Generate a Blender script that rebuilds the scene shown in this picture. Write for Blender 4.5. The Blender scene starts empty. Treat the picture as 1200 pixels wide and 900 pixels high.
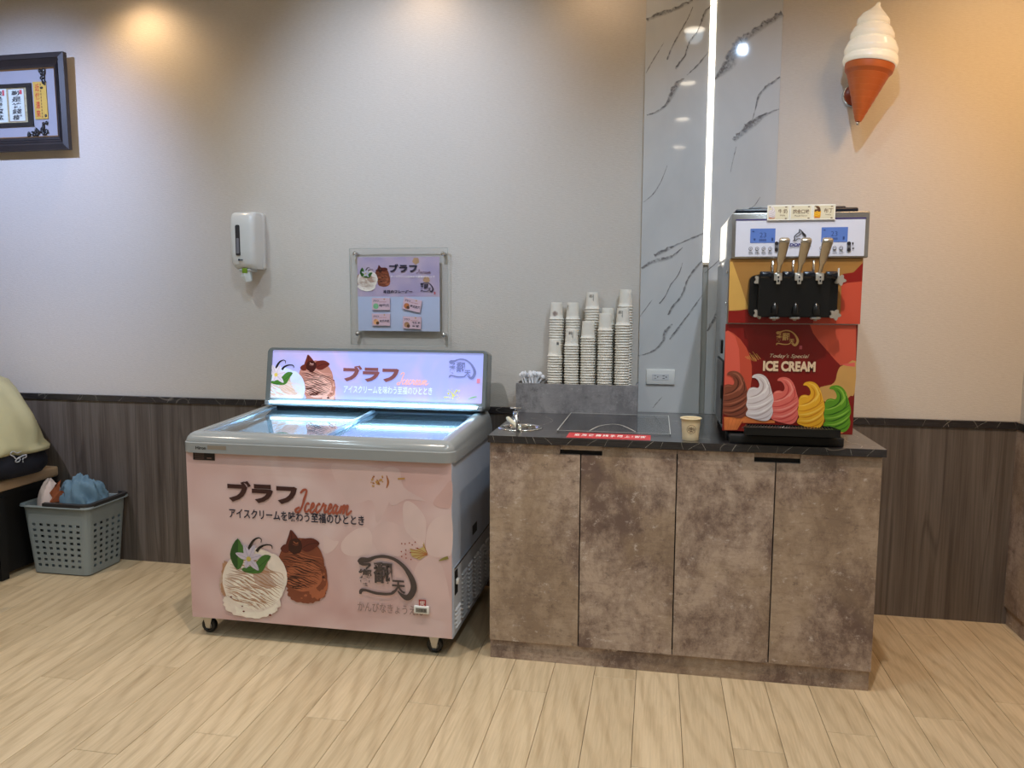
import bpy, bmesh, math, random
from mathutils import Vector, Matrix
random.seed(7)
PI = math.pi
S = bpy.context.scene
C = S.collection

# ------------------------------------------------------------------ camera
F = 901.975                      # focal length in pixels of the 1200x900 frame
CAM = Vector((0.0, -3.523, 1.3542))
RT = Vector((0.98278382, 0.18470738, 0.0043759))
UP = Vector((-0.02340415, 0.1009645, 0.99461471))
FW = Vector((-0.18327086, 0.97759366, -0.1035492))
cd = bpy.data.cameras.new('camera'); cam = bpy.data.objects.new('camera', cd); C.objects.link(cam)
m = Matrix((RT, UP, -FW)).transposed().to_4x4(); m.translation = CAM
cam.matrix_world = m
cd.sensor_fit = 'HORIZONTAL'; cd.sensor_width = 36.0; cd.lens = 36.0 * F / 1200.0
cd.clip_start = 0.05; cd.clip_end = 60
S.camera = cam
S.view_settings.view_transform = 'Standard'; S.view_settings.look = 'None'
S.view_settings.gamma = 1.0; S.view_settings.use_curve_mapping = False
S.view_settings.exposure = 0.55
S.cycles.use_denoising = True
S.cycles.max_bounces = 8; S.cycles.transparent_max_bounces = 16
S.cycles.sample_clamp_indirect = 6.0

# ------------------------------------------------------------------ light
W = bpy.data.worlds.new('room_air'); S.world = W; W.use_nodes = True
W.node_tree.nodes['Background'].inputs[0].default_value = (1, 0.96, 0.92, 1)
W.node_tree.nodes['Background'].inputs[1].default_value = 0.25
CEIL = 2.9
COOL = (0.80, 0.87, 1.0); WARM = (1.0, 0.68, 0.42); NEUT = (1.0, 0.88, 0.74)
def spot(name, loc, power, color, angle=110, blend=0.9, rad=0.04, aim=None):
    d = bpy.data.lights.new(name, 'SPOT'); o = bpy.data.objects.new(name, d); C.objects.link(o)
    o.location = loc; d.energy = power; d.color = color; d.spot_size = math.radians(angle); d.spot_blend = blend
    d.shadow_soft_size = rad
    if aim is not None:
        o.rotation_euler = (Vector(aim) - Vector(loc)).to_track_quat('-Z', 'Y').to_euler()
    return o
def area(name, loc, sx, sy, power, color, rot=(0, 0, 0), spread=180):
    d = bpy.data.lights.new(name, 'AREA'); o = bpy.data.objects.new(name, d); C.objects.link(o)
    o.location = loc; o.rotation_euler = rot; d.shape = 'RECTANGLE'; d.size = sx; d.size_y = sy
    d.energy = power; d.color = color; d.spread = math.radians(spread)
    return o
COOL_SPOTS = [(0.465, -1.456), (-1.15, -1.456), (-3.15, -1.456)]
WARM_ROW = [(x, y) for x in (0.17, -2.1) for y in (-1.14, -2.21, -3.29, -4.45)]
WALL_WASH = [(-2.48, -0.19), (-1.05, -0.19), (-0.28, -0.19), (1.25, -0.30), (1.28, -1.25)]
PW = dict(poolL=(112, (0.46, 0.60, 1.0)), poolC=(62, (0.60, 0.75, 1.0)), poolR=(32, (0.5, 0.7, 1.0)), wide=(54, (1.0, 0.85, 0.70)), row=(25, (0.64, 0.85, 1.0)), washL=(8, (1.0, 0.68, 0.38)), washC=(2.5, (1.0, 0.72, 0.46)), washD=(1.8, (1.0, 0.68, 0.40)), washR=(1.5, (1.0, 0.7, 0.4)), warmR=(82, (1.0, 0.58, 0.22)), world=(0.38, (1, 0.96, 0.90)))
for (x, y), k, zz in zip(COOL_SPOTS, ('poolR', 'poolC', 'poolL'), (1.5, 2.05, 1.85)):
    spot('spot_light', (x, y, CEIL - 0.03), *PW[k], 70, 1.0, 0.022, (x, 0, zz))
    spot('spot_light', (x, y, CEIL - 0.03), *PW['wide'], 98, 0.8, 0.022)
for x, y in WARM_ROW: spot('spot_light', (x, y, CEIL - 0.03), *PW['row'], 150, 1.0, 0.05)
for (x, y), k in zip(WALL_WASH, ('washL', 'washC', 'washD', 'washR')): spot('spot_light', (x, y, CEIL - 0.03), *PW[k], 150, 1.0, 0.04)
spot('spot_light', (1.28, -1.25, CEIL - 0.03), *PW['warmR'], 115, 1.0, 0.22, (1.8, 0, 1.6))
W.node_tree.nodes['Background'].inputs[0].default_value = (*PW['world'][1], 1)
W.node_tree.nodes['Background'].inputs[1].default_value = PW['world'][0]

# ------------------------------------------------------------------ helpers
def lin(c):
    c = c / 255.0
    return c / 12.92 if c <= 0.04045 else ((c + 0.055) / 1.055) ** 2.4
def rgb(r, g, b): return (lin(r), lin(g), lin(b), 1.0)
MATS = {}
def mat(name, col=(200, 200, 200), rough=0.5, metal=0.0, **k):
    """principled material with a slight procedural tone variation"""
    if name in MATS: return MATS[name]
    m = bpy.data.materials.new(name); m.use_nodes = True; MATS[name] = m
    nt = m.node_tree; b = nt.nodes['Principled BSDF']
    b.inputs['Roughness'].default_value = rough; b.inputs['Metallic'].default_value = metal
    if 'spec' in k: b.inputs['Specular IOR Level'].default_value = k['spec']
    c = rgb(*col)
    v = k.get('var', 0.05)
    n = nt.nodes.new('ShaderNodeTexNoise'); n.inputs['Scale'].default_value = k.get('scale', 12.0)
    t = nt.nodes.new('ShaderNodeTexCoord'); nt.links.new(t.outputs['Object'], n.inputs['Vector'])
    r = nt.nodes.new('ShaderNodeValToRGB'); nt.links.new(n.outputs['Fac'], r.inputs['Fac'])
    r.color_ramp.elements[0].position = 0.3; r.color_ramp.elements[1].position = 0.7
    r.color_ramp.elements[0].color = (c[0]*(1-v), c[1]*(1-v), c[2]*(1-v), 1)
    r.color_ramp.elements[1].color = (min(1, c[0]*(1+v)), min(1, c[1]*(1+v)), min(1, c[2]*(1+v)), 1)
    nt.links.new(r.outputs['Color'], b.inputs['Base Color'])
    if k.get('emit'):
        nt.links.new(r.outputs['Color'], b.inputs['Emission Color']); b.inputs['Emission Strength'].default_value = k['emit']
    return m
def emitter(name, col, strength):
    if name in MATS: return MATS[name]
    m = bpy.data.materials.new(name); m.use_nodes = True; MATS[name] = m
    b = m.node_tree.nodes['Principled BSDF']; b.inputs['Base Color'].default_value = (*col, 1)
    b.inputs['Emission Color'].default_value = (*col, 1); b.inputs['Emission Strength'].default_value = strength
    return m
def ramp(nt, fac, stops):
    r = nt.nodes.new('ShaderNodeValToRGB'); cr = r.color_ramp
    while len(cr.elements) < len(stops): cr.elements.new(0.5)
    for e, (p, c) in zip(cr.elements, stops): e.position = p; e.color = c
    nt.links.new(fac, r.inputs['Fac']); return r.outputs['Color']
def mapped(nt, scale=(1, 1, 1), rnd=0.0, rot=(0, 0, 0)):
    t = nt.nodes.new('ShaderNodeTexCoord'); mp = nt.nodes.new('ShaderNodeMapping')
    mp.inputs['Scale'].default_value = scale; mp.inputs['Rotation'].default_value = rot
    nt.links.new(t.outputs['Object'], mp.inputs['Vector'])
    if rnd:
        oi = nt.nodes.new('ShaderNodeObjectInfo'); mu = nt.nodes.new('ShaderNodeMath'); mu.operation = 'MULTIPLY'
        mu.inputs[1].default_value = rnd; nt.links.new(oi.outputs['Random'], mu.inputs[0])
        nt.links.new(mu.outputs[0], mp.inputs['Location'])
    return mp.outputs['Vector']
def noise(nt, vec, scale, detail=4, rough=0.55, dist=0.0):
    n = nt.nodes.new('ShaderNodeTexNoise'); n.inputs['Scale'].default_value = scale
    n.inputs['Detail'].default_value = detail; n.inputs['Roughness'].default_value = rough; n.inputs['Distortion'].default_value = dist
    nt.links.new(vec, n.inputs['Vector']); return n.outputs['Fac']
def mix(nt, fac, a, b, mode='MIX'):
    n = nt.nodes.new('ShaderNodeMix'); n.data_type = 'RGBA'; n.blend_type = mode
    for key, val in ((0, fac), (6, a), (7, b)):
        if isinstance(val, (int, float)): n.inputs[key].default_value = val
        elif isinstance(val, tuple): n.inputs[key].default_value = val
        else: nt.links.new(val, n.inputs[key])
    return n.outputs[2]
def bump(nt, b, h, strength=0.2, dist=0.002):
    n = nt.nodes.new('ShaderNodeBump'); n.inputs['Strength'].default_value = strength; n.inputs['Distance'].default_value = dist
    nt.links.new(h, n.inputs['Height']); nt.links.new(n.outputs['Normal'], b.inputs['Normal'])
def newmat(name, rough=0.5, metal=0.0):
    m = bpy.data.materials.new(name); m.use_nodes = True; MATS[name] = m
    b = m.node_tree.nodes['Principled BSDF']; b.inputs['Roughness'].default_value = rough; b.inputs['Metallic'].default_value = metal
    return m, m.node_tree, b

class MB:
    """collects shapes, builds ONE mesh object"""
    def __init__(self): self.v = []; self.f = []; self.s = []; self.mi = []; self.cur = 0
    def add(self, vs, fs, smooth=False):
        o = len(self.v); self.v += [tuple(x) for x in vs]
        for f in fs: self.f.append([i + o for i in f]); self.s.append(smooth); self.mi.append(self.cur)
        return self
    def box(self, x0, x1, y0, y1, z0, z1):
        vs = [(x, y, z) for x in (x0, x1) for y in (y0, y1) for z in (z0, z1)]
        return self.add(vs, [(0, 1, 3, 2), (4, 6, 7, 5), (0, 4, 5, 1), (2, 3, 7, 6), (0, 2, 6, 4), (1, 5, 7, 3)])
    def bevbox(self, x0, x1, y0, y1, z0, z1, r=0.004, seg=2, M=None):
        bm = bmesh.new()
        vs = [bm.verts.new((x, y, z)) for x in (x0, x1) for y in (y0, y1) for z in (z0, z1)]
        for f in [(0, 1, 3, 2), (4, 6, 7, 5), (0, 4, 5, 1), (2, 3, 7, 6), (0, 2, 6, 4), (1, 5, 7, 3)]: bm.faces.new([vs[i] for i in f])
        bmesh.ops.bevel(bm, geom=bm.edges[:], offset=r, segments=seg, profile=0.5, affect='EDGES')
        return self.frombm(bm, M, seg > 1)
    def frombm(self, bm, M=None, smooth=False):
        bm.verts.index_update()
        vs = [(M @ v.co) if M else v.co.copy() for v in bm.verts]; fs = [[v.index for v in f.verts] for f in bm.faces]
        bm.free(); return self.add(vs, fs, smooth)
    def lathe(self, prof, seg=24, M=None, smooth=True, cap=False):
        vs = []; fs = []
        for r, z in prof:
            for i in range(seg):
                a = 2 * PI * i / seg; vs.append(Vector((r * math.cos(a), r * math.sin(a), z)))
        n = len(prof)
        for j in range(n - 1):
            for i in range(seg):
                k = (i + 1) % seg; fs.append((j*seg+i, j*seg+k, (j+1)*seg+k, (j+1)*seg+i))
        if cap: fs.append(list(range(seg))[::-1]); fs.append([(n-1)*seg+i for i in range(seg)])
        if M: vs = [M @ v for v in vs]
        return self.add(vs, fs, smooth)
    def cyl(self, a, b, r, seg=16, r2=None):
        a = Vector(a); b = Vector(b); d = b - a
        M = Matrix.Translation(a) @ d.to_track_quat('Z', 'Y').to_matrix().to_4x4()
        r2 = r if r2 is None else r2
        self.lathe([(r, 0), (r2, d.length)], seg, M, True)
        n = len(self.v); self.f.append(list(range(n-2*seg, n-seg))[::-1]); self.s.append(False); self.mi.append(self.cur)
        self.f.append(list(range(n-seg, n))); self.s.append(False); self.mi.append(self.cur)
        return self
    def tube(self, pts, r, seg=8, caps=True):
        pts = [Vector(p) for p in pts]; rings = []; up = Vector((0, 0, 1)); vs = []; fs = []
        for i, p in enumerate(pts):
            d = (pts[min(i+1, len(pts)-1)] - pts[max(i-1, 0)]).normalized()
            a = d.cross(up)
            if a.length < 0.05: a = d.cross(Vector((0, 1, 0)))
            a.normalize(); b = d.cross(a); rr = r[i] if isinstance(r, (list, tuple)) else r
            for k in range(seg):
                t = 2*PI*k/seg; vs.append(p + (a*math.cos(t) + b*math.sin(t))*rr)
        for i in range(len(pts)-1):
            for k in range(seg):
                l = (k+1) % seg; fs.append((i*seg+k, i*seg+l, (i+1)*seg+l, (i+1)*seg+k))
        if caps: fs.append(list(range(seg))[::-1]); fs.append([(len(pts)-1)*seg+k for k in range(seg)])
        return self.add(vs, fs, True)
    def prism(self, poly, M, h):
        """poly 2D (a,b) extruded by h along local z of M"""
        n = len(poly); vs = [M @ Vector((a, b, 0)) for a, b in poly] + [M @ Vector((a, b, h)) for a, b in poly]
        fs = [list(range(n))[::-1], list(range(n, 2*n))] + [(i, (i+1) % n, n+(i+1) % n, n+i) for i in range(n)]
        return self.add(vs, fs)
    def ellip(self, c, rx, ry, rz, seg=16, rings=10, M=None):
        c = Vector(c); vs = []; fs = []
        for j in range(rings+1):
            t = PI*j/rings
            for i in range(seg):
                a = 2*PI*i/seg; p = Vector((rx*math.sin(t)*math.cos(a), ry*math.sin(t)*math.sin(a), rz*math.cos(t)))
                vs.append(c + ((M @ p) if M else p))
        for j in range(rings):
            for i in range(seg):
                k = (i+1) % seg; fs.append((j*seg+i, (j+1)*seg+i, (j+1)*seg+k, j*seg+k))
        return self.add(vs, fs, True)
    def build(self, name, mats, parent=None, org=None):
        me = bpy.data.meshes.new(name)
        vs = self.v
        if org is not None: vs = [(x-org[0], y-org[1], z-org[2]) for x, y, z in vs]
        me.from_pydata(vs, [], self.f)
        if not isinstance(mats, (list, tuple)): mats = [mats]
        for q in mats: me.materials.append(q)
        me.polygons.foreach_set('use_smooth', self.s); me.polygons.foreach_set('material_index', self.mi)
        me.update()
        o = bpy.data.objects.new(name, me); C.objects.link(o)
        if org is not None: o.location = org
        if parent: attach(o, parent)
        return o
def attach(o, parent):
    o.parent = parent
    wl = Vector(); p = parent
    while p is not None: wl = wl + p.location; p = p.parent
    o.location = o.location - wl       # all parents are only translated
def thing(name, label, cat, loc, group=None):
    o = bpy.data.objects.new(name, None); C.objects.link(o); o.location = loc; o.empty_display_size = 0.05
    o['label'] = label; o['category'] = cat
    if group: o['group'] = group
    return o
def tag(o, label, cat, group=None):
    o['label'] = label; o['category'] = cat
    if group: o['group'] = group
    return o
def struct(o): o['kind'] = 'structure'; return o
def weighted(o, ang=35):
    """shade smooth by angle, stored as sharp edges"""
    me = o.data; bm = bmesh.new(); bm.from_mesh(me)
    for f in bm.faces: f.smooth = True
    for e in bm.edges:
        if len(e.link_faces) == 2 and e.calc_face_angle(0) > math.radians(ang): e.smooth = False
    bm.to_mesh(me); bm.free(); return o

class Plane:
    """a real flat surface: origin, right, up; px() surveys a photo point onto it"""
    def __init__(self, O, R=(1, 0, 0), U=(0, 0, 1)):
        self.O = Vector(O); self.R = Vector(R).normalized(); self.U = Vector(U).normalized(); self.n = self.R.cross(self.U).normalized()
        self.layer = 1
    def px(self, u, v):
        d = FW + RT*((u-600)/F) - UP*((v-450)/F); t = (self.O-CAM).dot(self.n)/d.dot(self.n); p = CAM + d*t - self.O
        return (p.dot(self.R), p.dot(self.U))
    def P(self, a, b, h=0.0): return self.O + self.R*a + self.U*b + self.n*h
def at(u, v, Y): return Plane((0, Y, 0)).P(*Plane((0, Y, 0)).px(u, v))
def ground(u, v, Z): return Plane((0, 0, Z), (1, 0, 0), (0, 1, 0)).P(*Plane((0, 0, Z), (1, 0, 0), (0, 1, 0)).px(u, v))

def smooth_path(pts, k=4, closed=False):
    out = []; n = len(pts)
    rng = range(n) if closed else range(n-1)
    g = (lambda i: pts[i % n]) if closed else (lambda i: pts[max(0, min(n-1, i))])
    for i in rng:
        p0, p1, p2, p3 = g(i-1), g(i), g(i+1), g(i+2)
        for s in range(k):
            t = s/k
            out.append(tuple(0.5*((2*p1[j]) + (-p0[j]+p2[j])*t + (2*p0[j]-5*p1[j]+4*p2[j]-p3[j])*t*t + (-p0[j]+3*p1[j]-3*p2[j]+p3[j])*t**3) for j in range(len(p1))))
    if not closed: out.append(tuple(pts[-1]))
    return out
LAYER = 0.00004
class Art:
    """flat print: coloured shapes laid on a Plane in thin layers, ONE mesh"""
    def __init__(self, plane): self.p = plane; self.mb = MB(); self.mats = []; self.h = plane.layer*LAYER
    def up(self): self.p.layer += 1; self.h = self.p.layer*LAYER; return self
    def use(self, m):
        if m not in self.mats: self.mats.append(m)
        self.mb.cur = self.mats.index(m)
    def poly(self, pts, m, sm=0, closed=True):
        self.use(m)
        if sm: pts = smooth_path(pts, sm, True)
        area2 = sum(pts[i][0]*pts[(i+1) % len(pts)][1]-pts[(i+1) % len(pts)][0]*pts[i][1] for i in range(len(pts)))
        if area2 < 0: pts = pts[::-1]
        self.mb.add([self.p.P(a, b, self.h) for a, b in pts], [list(range(len(pts)))])
        self.up()
    def rect(self, a0, b0, a1, b1, m): self.poly([(a0, b0), (a1, b0), (a1, b1), (a0, b1)], m)
    def disc(self, a, b, r, m, n=20, ry=None):
        ry = ry or r; self.poly([(a+r*math.cos(2*PI*i/n), b+ry*math.sin(2*PI*i/n)) for i in range(n)], m)
    def stroke(self, pts, w, m, sm=4, up=True, taper=False):
        """w: width or per-point widths"""
        self.use(m)
        if not isinstance(w, (list, tuple)): w = [w]*len(pts)
        if taper: w = [w[i]*(0.12+0.88*math.sin(PI*(i+0.15)/(len(pts)-0.7))) for i in range(len(pts))]
        q = smooth_path([(p[0], p[1], ww) for p, ww in zip(pts, w)], sm) if sm else [(p[0], p[1], ww) for p, ww in zip(pts, w)]
        vs = []; fs = []
        for i, (a, b, ww) in enumerate(q):
            x0, y0, _ = q[max(0, i-1)]; x1, y1, _ = q[min(len(q)-1, i+1)]
            dx, dy = x1-x0, y1-y0; L = math.hypot(dx, dy) or 1; nx, ny = -dy/L*ww/2, dx/L*ww/2
            hh = self.h+(0 if up else i*1.5e-6); vs += [self.p.P(a+nx, b+ny, hh), self.p.P(a-nx, b-ny, hh)]
        for i in range(len(q)-1): fs.append((2*i, 2*i+1, 2*i+3, 2*i+2))
        self.mb.add(vs, fs)
        if up: self.up()
        else: self.h += LAYER*0.5; self.p.layer += 0.5
    def text(self, s, a0, b0, a1, b1, m, bold=0.0, shear=0.0, keep=False, rot=0.0, res=3):
        """lettering fitted to the box a0..a1, b0..b1"""
        self.use(m)
        cu = bpy.data.curves.new('t', 'FONT'); cu.body = s; cu.offset = bold; cu.shear = shear; cu.resolution_u = res; cu.fill_mode = 'FRONT'
        ob = bpy.data.objects.new('t', cu); C.objects.link(ob)
        dg = bpy.context.evaluated_depsgraph_get(); me = bpy.data.meshes.new_from_object(ob.evaluated_get(dg))
        vs = [v.co.copy() for v in me.vertices]; fs = [list(p.vertices) for p in me.polygons]
        C.objects.unlink(ob); bpy.data.objects.remove(ob); bpy.data.curves.remove(cu); bpy.data.meshes.remove(me)
        if not vs: return
        x0 = min(v.x for v in vs); x1 = max(v.x for v in vs); y0 = min(v.y for v in vs); y1 = max(v.y for v in vs)
        sx = (a1-a0)/max(1e-6, x1-x0); sy = (b1-b0)/max(1e-6, y1-y0)
        ca, cb = (a0+a1)/2, (b0+b1)/2; c, si = math.cos(rot), math.sin(rot)
        out = []
        for v in vs:
            x = a0+(v.x-x0)*sx-ca; y = b0+(v.y-y0)*sy-cb
            out.append(self.p.P(ca+x*c-y*si, cb+x*si+y*c, self.h))
        self.mb.add(out, fs); self.up()
    def ptext(self, s, corners, m, **k):
        """corners: photo pixels (left, top, right, bottom)"""
        (u0, v0, u1, v1) = corners; a0, b1 = self.p.px(u0, v0); a1, b0 = self.p.px(u1, v1)
        self.text(s, a0, b0, a1, b1, m, **k)
    def build(self, name, parent=None): return self.mb.build(name, self.mats, parent)

# ------------------------------------------------------------------ materials
def wallpaper():
    m, nt, b = newmat('beige_textured_wallpaper', 0.75)
    v = mapped(nt, (9, 9, 60)); n = noise(nt, v, 5.5, 5, 0.6, 0.4)
    v2 = mapped(nt, (1, 1, 1)); n2 = noise(nt, v2, 1.4, 2)
    col = ramp(nt, n, [(0.3, rgb(205, 196, 185)), (0.7, rgb(214, 206, 196))])
    nt.links.new(col, b.inputs['Base Color']); bump(nt, b, n, 0.45, 0.003); return m
def oak():
    m, nt, b = newmat('pale_oak_plank', 0.38)
    v = mapped(nt, (9, 1.0, 1), 60.0); n = noise(nt, v, 2.2, 6, 0.6, 1.6)
    v2 = mapped(nt, (60, 2.2, 1), 31.0); f = noise(nt, v2, 2.5, 4, 0.6, 0.3)
    v3 = mapped(nt, (5, 0.9, 1), 17.0); w = nt.nodes.new('ShaderNodeTexWave'); w.wave_type = 'RINGS'; w.rings_direction = 'Z'
    w.inputs['Scale'].default_value = 1.3; w.inputs['Distortion'].default_value = 7; w.inputs['Detail'].default_value = 3; w.inputs['Detail Scale'].default_value = 1.2
    nt.links.new(v3, w.inputs['Vector'])
    c = ramp(nt, n, [(0.25, rgb(170, 147, 115)), (0.45, rgb(206, 182, 148)), (0.62, rgb(217, 194, 161)), (0.8, rgb(192, 168, 133))])
    c = mix(nt, 0.34, c, ramp(nt, w.outputs['Fac'], [(0.0, rgb(158, 133, 100)), (0.35, rgb(212, 190, 155)), (1, rgb(220, 198, 165))]))
    c = mix(nt, 0.3, c, ramp(nt, f, [(0.3, rgb(170, 147, 115)), (0.6, rgb(220, 198, 163))]))
    oi = nt.nodes.new('ShaderNodeObjectInfo')
    t = ramp(nt, oi.outputs['Random'], [(0.0, (0.86, 0.85, 0.83, 1)), (1.0, (1, 1, 1, 1))])
    c = mix(nt, 1.0, c, t, 'MULTIPLY')
    nt.links.new(c, b.inputs['Base Color']); bump(nt, b, f, 0.08, 0.001); return m
def grey_wood():
    m, nt, b = newmat('grey_walnut_laminate', 0.42)
    v = mapped(nt, (5.5, 5.5, 0.22)); n = noise(nt, v, 2.4, 6, 0.62, 0.25)
    v2 = mapped(nt, (70, 70, 1.2)); f = noise(nt, v2, 2.0, 3)
    v3 = mapped(nt, (2.6, 2.6, 0.16)); d = noise(nt, v3, 3.0, 2, 0.4, 0.3)
    c = ramp(nt, n, [(0.28, rgb(62, 54, 49)), (0.42, rgb(92, 82, 75)), (0.55, rgb(112, 103, 96)), (0.62, rgb(88, 78, 71)), (0.78, rgb(118, 108, 101))])
    c = mix(nt, 0.25, c, ramp(nt, f, [(0.35, rgb(66, 58, 52)), (0.65, rgb(118, 108, 100))]))
    c = mix(nt, ramp(nt, d, [(0.485, (0, 0, 0, 1)), (0.5, (0.45, 0.45, 0.45, 1)), (0.515, (0, 0, 0, 1))]), c, rgb(52, 44, 40))
    nt.links.new(c, b.inputs['Base Color']); bump(nt, b, f, 0.05, 0.001); return m
def concrete(name, cols, rough=0.4, rnd=40.0):
    """blotched laminate: dark, mid, light, pale scratches, warm patches"""
    m, nt, b = newmat(name, rough)
    v1 = mapped(nt, (1, 1, 0.7), rnd); n = noise(nt, v1, 4.6, 12, 0.80, 0.15)
    v2 = mapped(nt, (2.2, 2.2, 9), rnd); s = noise(nt, v2, 6.0, 8, 0.78, 0.4)
    v3 = mapped(nt, (1, 1, 1.5), rnd*1.3); sp = noise(nt, v3, 22, 8, 0.8, 0.2)
    v4 = mapped(nt, (1, 1, 0.8), rnd*1.7); k = noise(nt, v4, 2.6, 4, 0.6, 0.4)
    c = ramp(nt, n, [(0.42, rgb(*cols[0])), (0.50, rgb(*cols[1])), (0.58, rgb(*cols[2]))])
    c = mix(nt, ramp(nt, k, [(0.50, (0, 0, 0, 1)), (0.60, (0.5, 0.5, 0.5, 1))]), c, rgb(*cols[4]))
    dk = tuple(int(x*0.80) for x in cols[0])
    c = mix(nt, ramp(nt, s, [(0.50, (0, 0, 0, 1)), (0.64, (0.4, 0.4, 0.4, 1))]), c, rgb(*cols[0]))
    c = mix(nt, ramp(nt, sp, [(0.34, (0.6, 0.6, 0.6, 1)), (0.44, (0, 0, 0, 1))]), c, rgb(*dk))
    c = mix(nt, ramp(nt, sp, [(0.58, (0, 0, 0, 1)), (0.68, (0.8, 0.8, 0.8, 1))]), c, rgb(*cols[3]))
    nt.links.new(c, b.inputs['Base Color']); bump(nt, b, s, 0.08, 0.001); return m
def black_stone():
    m, nt, b = newmat('black_veined_stone_laminate', 0.3)
    b.inputs['Specular IOR Level'].default_value = 0.35; b.inputs['Coat Weight'].default_value = 1.0; b.inputs['Coat Roughness'].default_value = 0.18; b.inputs['Coat IOR'].default_value = 1.45
    v = mapped(nt, (1, 1, 1)); n = noise(nt, v, 5, 6, 0.6)
    v2 = mapped(nt, (1, 3.0, 1)); d = noise(nt, v2, 2.6, 2, 0.5, 1.2)
    f = noise(nt, mapped(nt, (6, 60, 60)), 3.0, 4)
    c = ramp(nt, n, [(0.3, rgb(26, 23, 25)), (0.7, rgb(46, 42, 45))])
    c = mix(nt, ramp(nt, f, [(0.45, (0, 0, 0, 1)), (0.75, (0.3, 0.3, 0.3, 1))]), c, rgb(80, 76, 77))
    c = mix(nt, ramp(nt, d, [(0.497, (0, 0, 0, 1)), (0.5, (0.55, 0.55, 0.55, 1)), (0.503, (0, 0, 0, 1))]), c, rgb(150, 140, 130))
    nt.links.new(c, b.inputs['Base Color']); return m
def white_marble():
    m, nt, b = newmat('polished_white_marble', 0.04)
    b.inputs['Specular IOR Level'].default_value = 0.6
    n = noise(nt, mapped(nt, (1, 1, 0.6), 0, (0, 0.6, 0)), 2.2, 5, 0.55, 0.6)
    c = ramp(nt, n, [(0.3, rgb(192, 193, 193)), (0.7, rgb(214, 214, 213))])
    nt.links.new(c, b.inputs['Base Color']); return m
def vein_mat(name, col, thr=0.5, scale=60, rough=0.06):
    """a stone vein: soft-edged, broken up by noise; uv.y runs across the vein"""
    m = bpy.data.materials.new(name); m.use_nodes = True; MATS[name] = m; nt = m.node_tree; b = nt.nodes['Principled BSDF']
    b.inputs['Base Color'].default_value = rgb(*col); b.inputs['Roughness'].default_value = rough
    uv = nt.nodes.new('ShaderNodeUVMap'); sx = nt.nodes.new('ShaderNodeSeparateXYZ'); nt.links.new(uv.outputs[0], sx.inputs[0])
    n = noise(nt, mapped(nt, (1, 1, 1)), scale, 6, 0.7, 0.5)
    a = ramp(nt, sx.outputs[1], [(0, (0, 0, 0, 1)), (0.3, (0.45, 0.45, 0.45, 1)), (0.5, (0.75, 0.75, 0.75, 1)), (0.8, (0.9, 0.9, 0.9, 1)), (0.9, (0.5, 0.5, 0.5, 1)), (1, (0, 0, 0, 1))])
    c = mix(nt, 1.0, a, ramp(nt, n, [(thr-0.12, (0.12, 0.12, 0.12, 1)), (thr+0.14, (1, 1, 1, 1))]), 'MULTIPLY')
    tr = nt.nodes.new('ShaderNodeBsdfTransparent'); mx = nt.nodes.new('ShaderNodeMixShader')
    nt.links.new(c, mx.inputs[0]); nt.links.new(tr.outputs[0], mx.inputs[1]); nt.links.new(b.outputs[0], mx.inputs[2])
    nt.links.new(mx.outputs[0], nt.nodes['Material Output'].inputs['Surface']); return m
def clear_mat(name, tint=(0.96, 0.97, 0.97), rough=0.02, refl=1.0, base=0.03):
    m = bpy.data.materials.new(name); m.use_nodes = True; MATS[name] = m; nt = m.node_tree
    nt.nodes.remove(nt.nodes['Principled BSDF'])
    tr = nt.nodes.new('ShaderNodeBsdfTransparent'); tr.inputs[0].default_value = (*tint, 1)
    gl = nt.nodes.new('ShaderNodeBsdfGlossy'); gl.inputs['Roughness'].default_value = rough
    fr = nt.nodes.new('ShaderNodeLayerWeight'); fr.inputs['Blend'].default_value = 0.5
    pw = nt.nodes.new('ShaderNodeMath'); pw.operation = 'POWER'; pw.inputs[1].default_value = 4.0; nt.links.new(fr.outputs['Facing'], pw.inputs[0])
    mu = nt.nodes.new('ShaderNodeMath'); mu.operation = 'MULTIPLY_ADD'; mu.inputs[1].default_value = refl*0.8; mu.inputs[2].default_value = base+0.02; mu.use_clamp = True
    nt.links.new(pw.outputs[0], mu.inputs[0])
    mx = nt.nodes.new('ShaderNodeMixShader'); nt.links.new(mu.outputs[0], mx.inputs[0])
    nt.links.new(tr.outputs[0], mx.inputs[1]); nt.links.new(gl.outputs[0], mx.inputs[2])
    nt.links.new(mx.outputs[0], nt.nodes['Material Output'].inputs['Surface']); return m
def blossom(name, cols, scale=3.0, emit=0.0, rough=0.3):
    m, nt, b = newmat(name, rough)
    v = mapped(nt, (1, 1, 1)); n = noise(nt, v, scale, 2, 0.45, 0.9)
    vo = nt.nodes.new('ShaderNodeTexVoronoi'); vo.feature = 'SMOOTH_F1'; vo.inputs['Scale'].default_value = scale*1.7; vo.inputs['Smoothness'].default_value = 0.6
    nt.links.new(v, vo.inputs['Vector'])
    c = ramp(nt, n, [(0.3, rgb(*cols[0])), (0.5, rgb(*cols[1])), (0.7, rgb(*cols[2]))])
    c = mix(nt, 0.35, c, ramp(nt, vo.outputs['Distance'], [(0.1, rgb(*cols[2])), (0.6, rgb(*cols[0]))]))
    nt.links.new(c, b.inputs['Base Color'])
    if emit: nt.links.new(c, b.inputs['Emission Color']); b.inputs['Emission Strength'].default_value = emit
    return m
M_WALL = wallpaper(); M_OAK = oak(); M_WOOD = grey_wood(); M_BLACKSTONE = black_stone(); M_MARBLE = white_marble()
M_DOOR = concrete('brown_concrete_laminate', [(112, 92, 84), (156, 136, 122), (184, 164, 148), (214, 202, 194), (166, 144, 118)])
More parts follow.
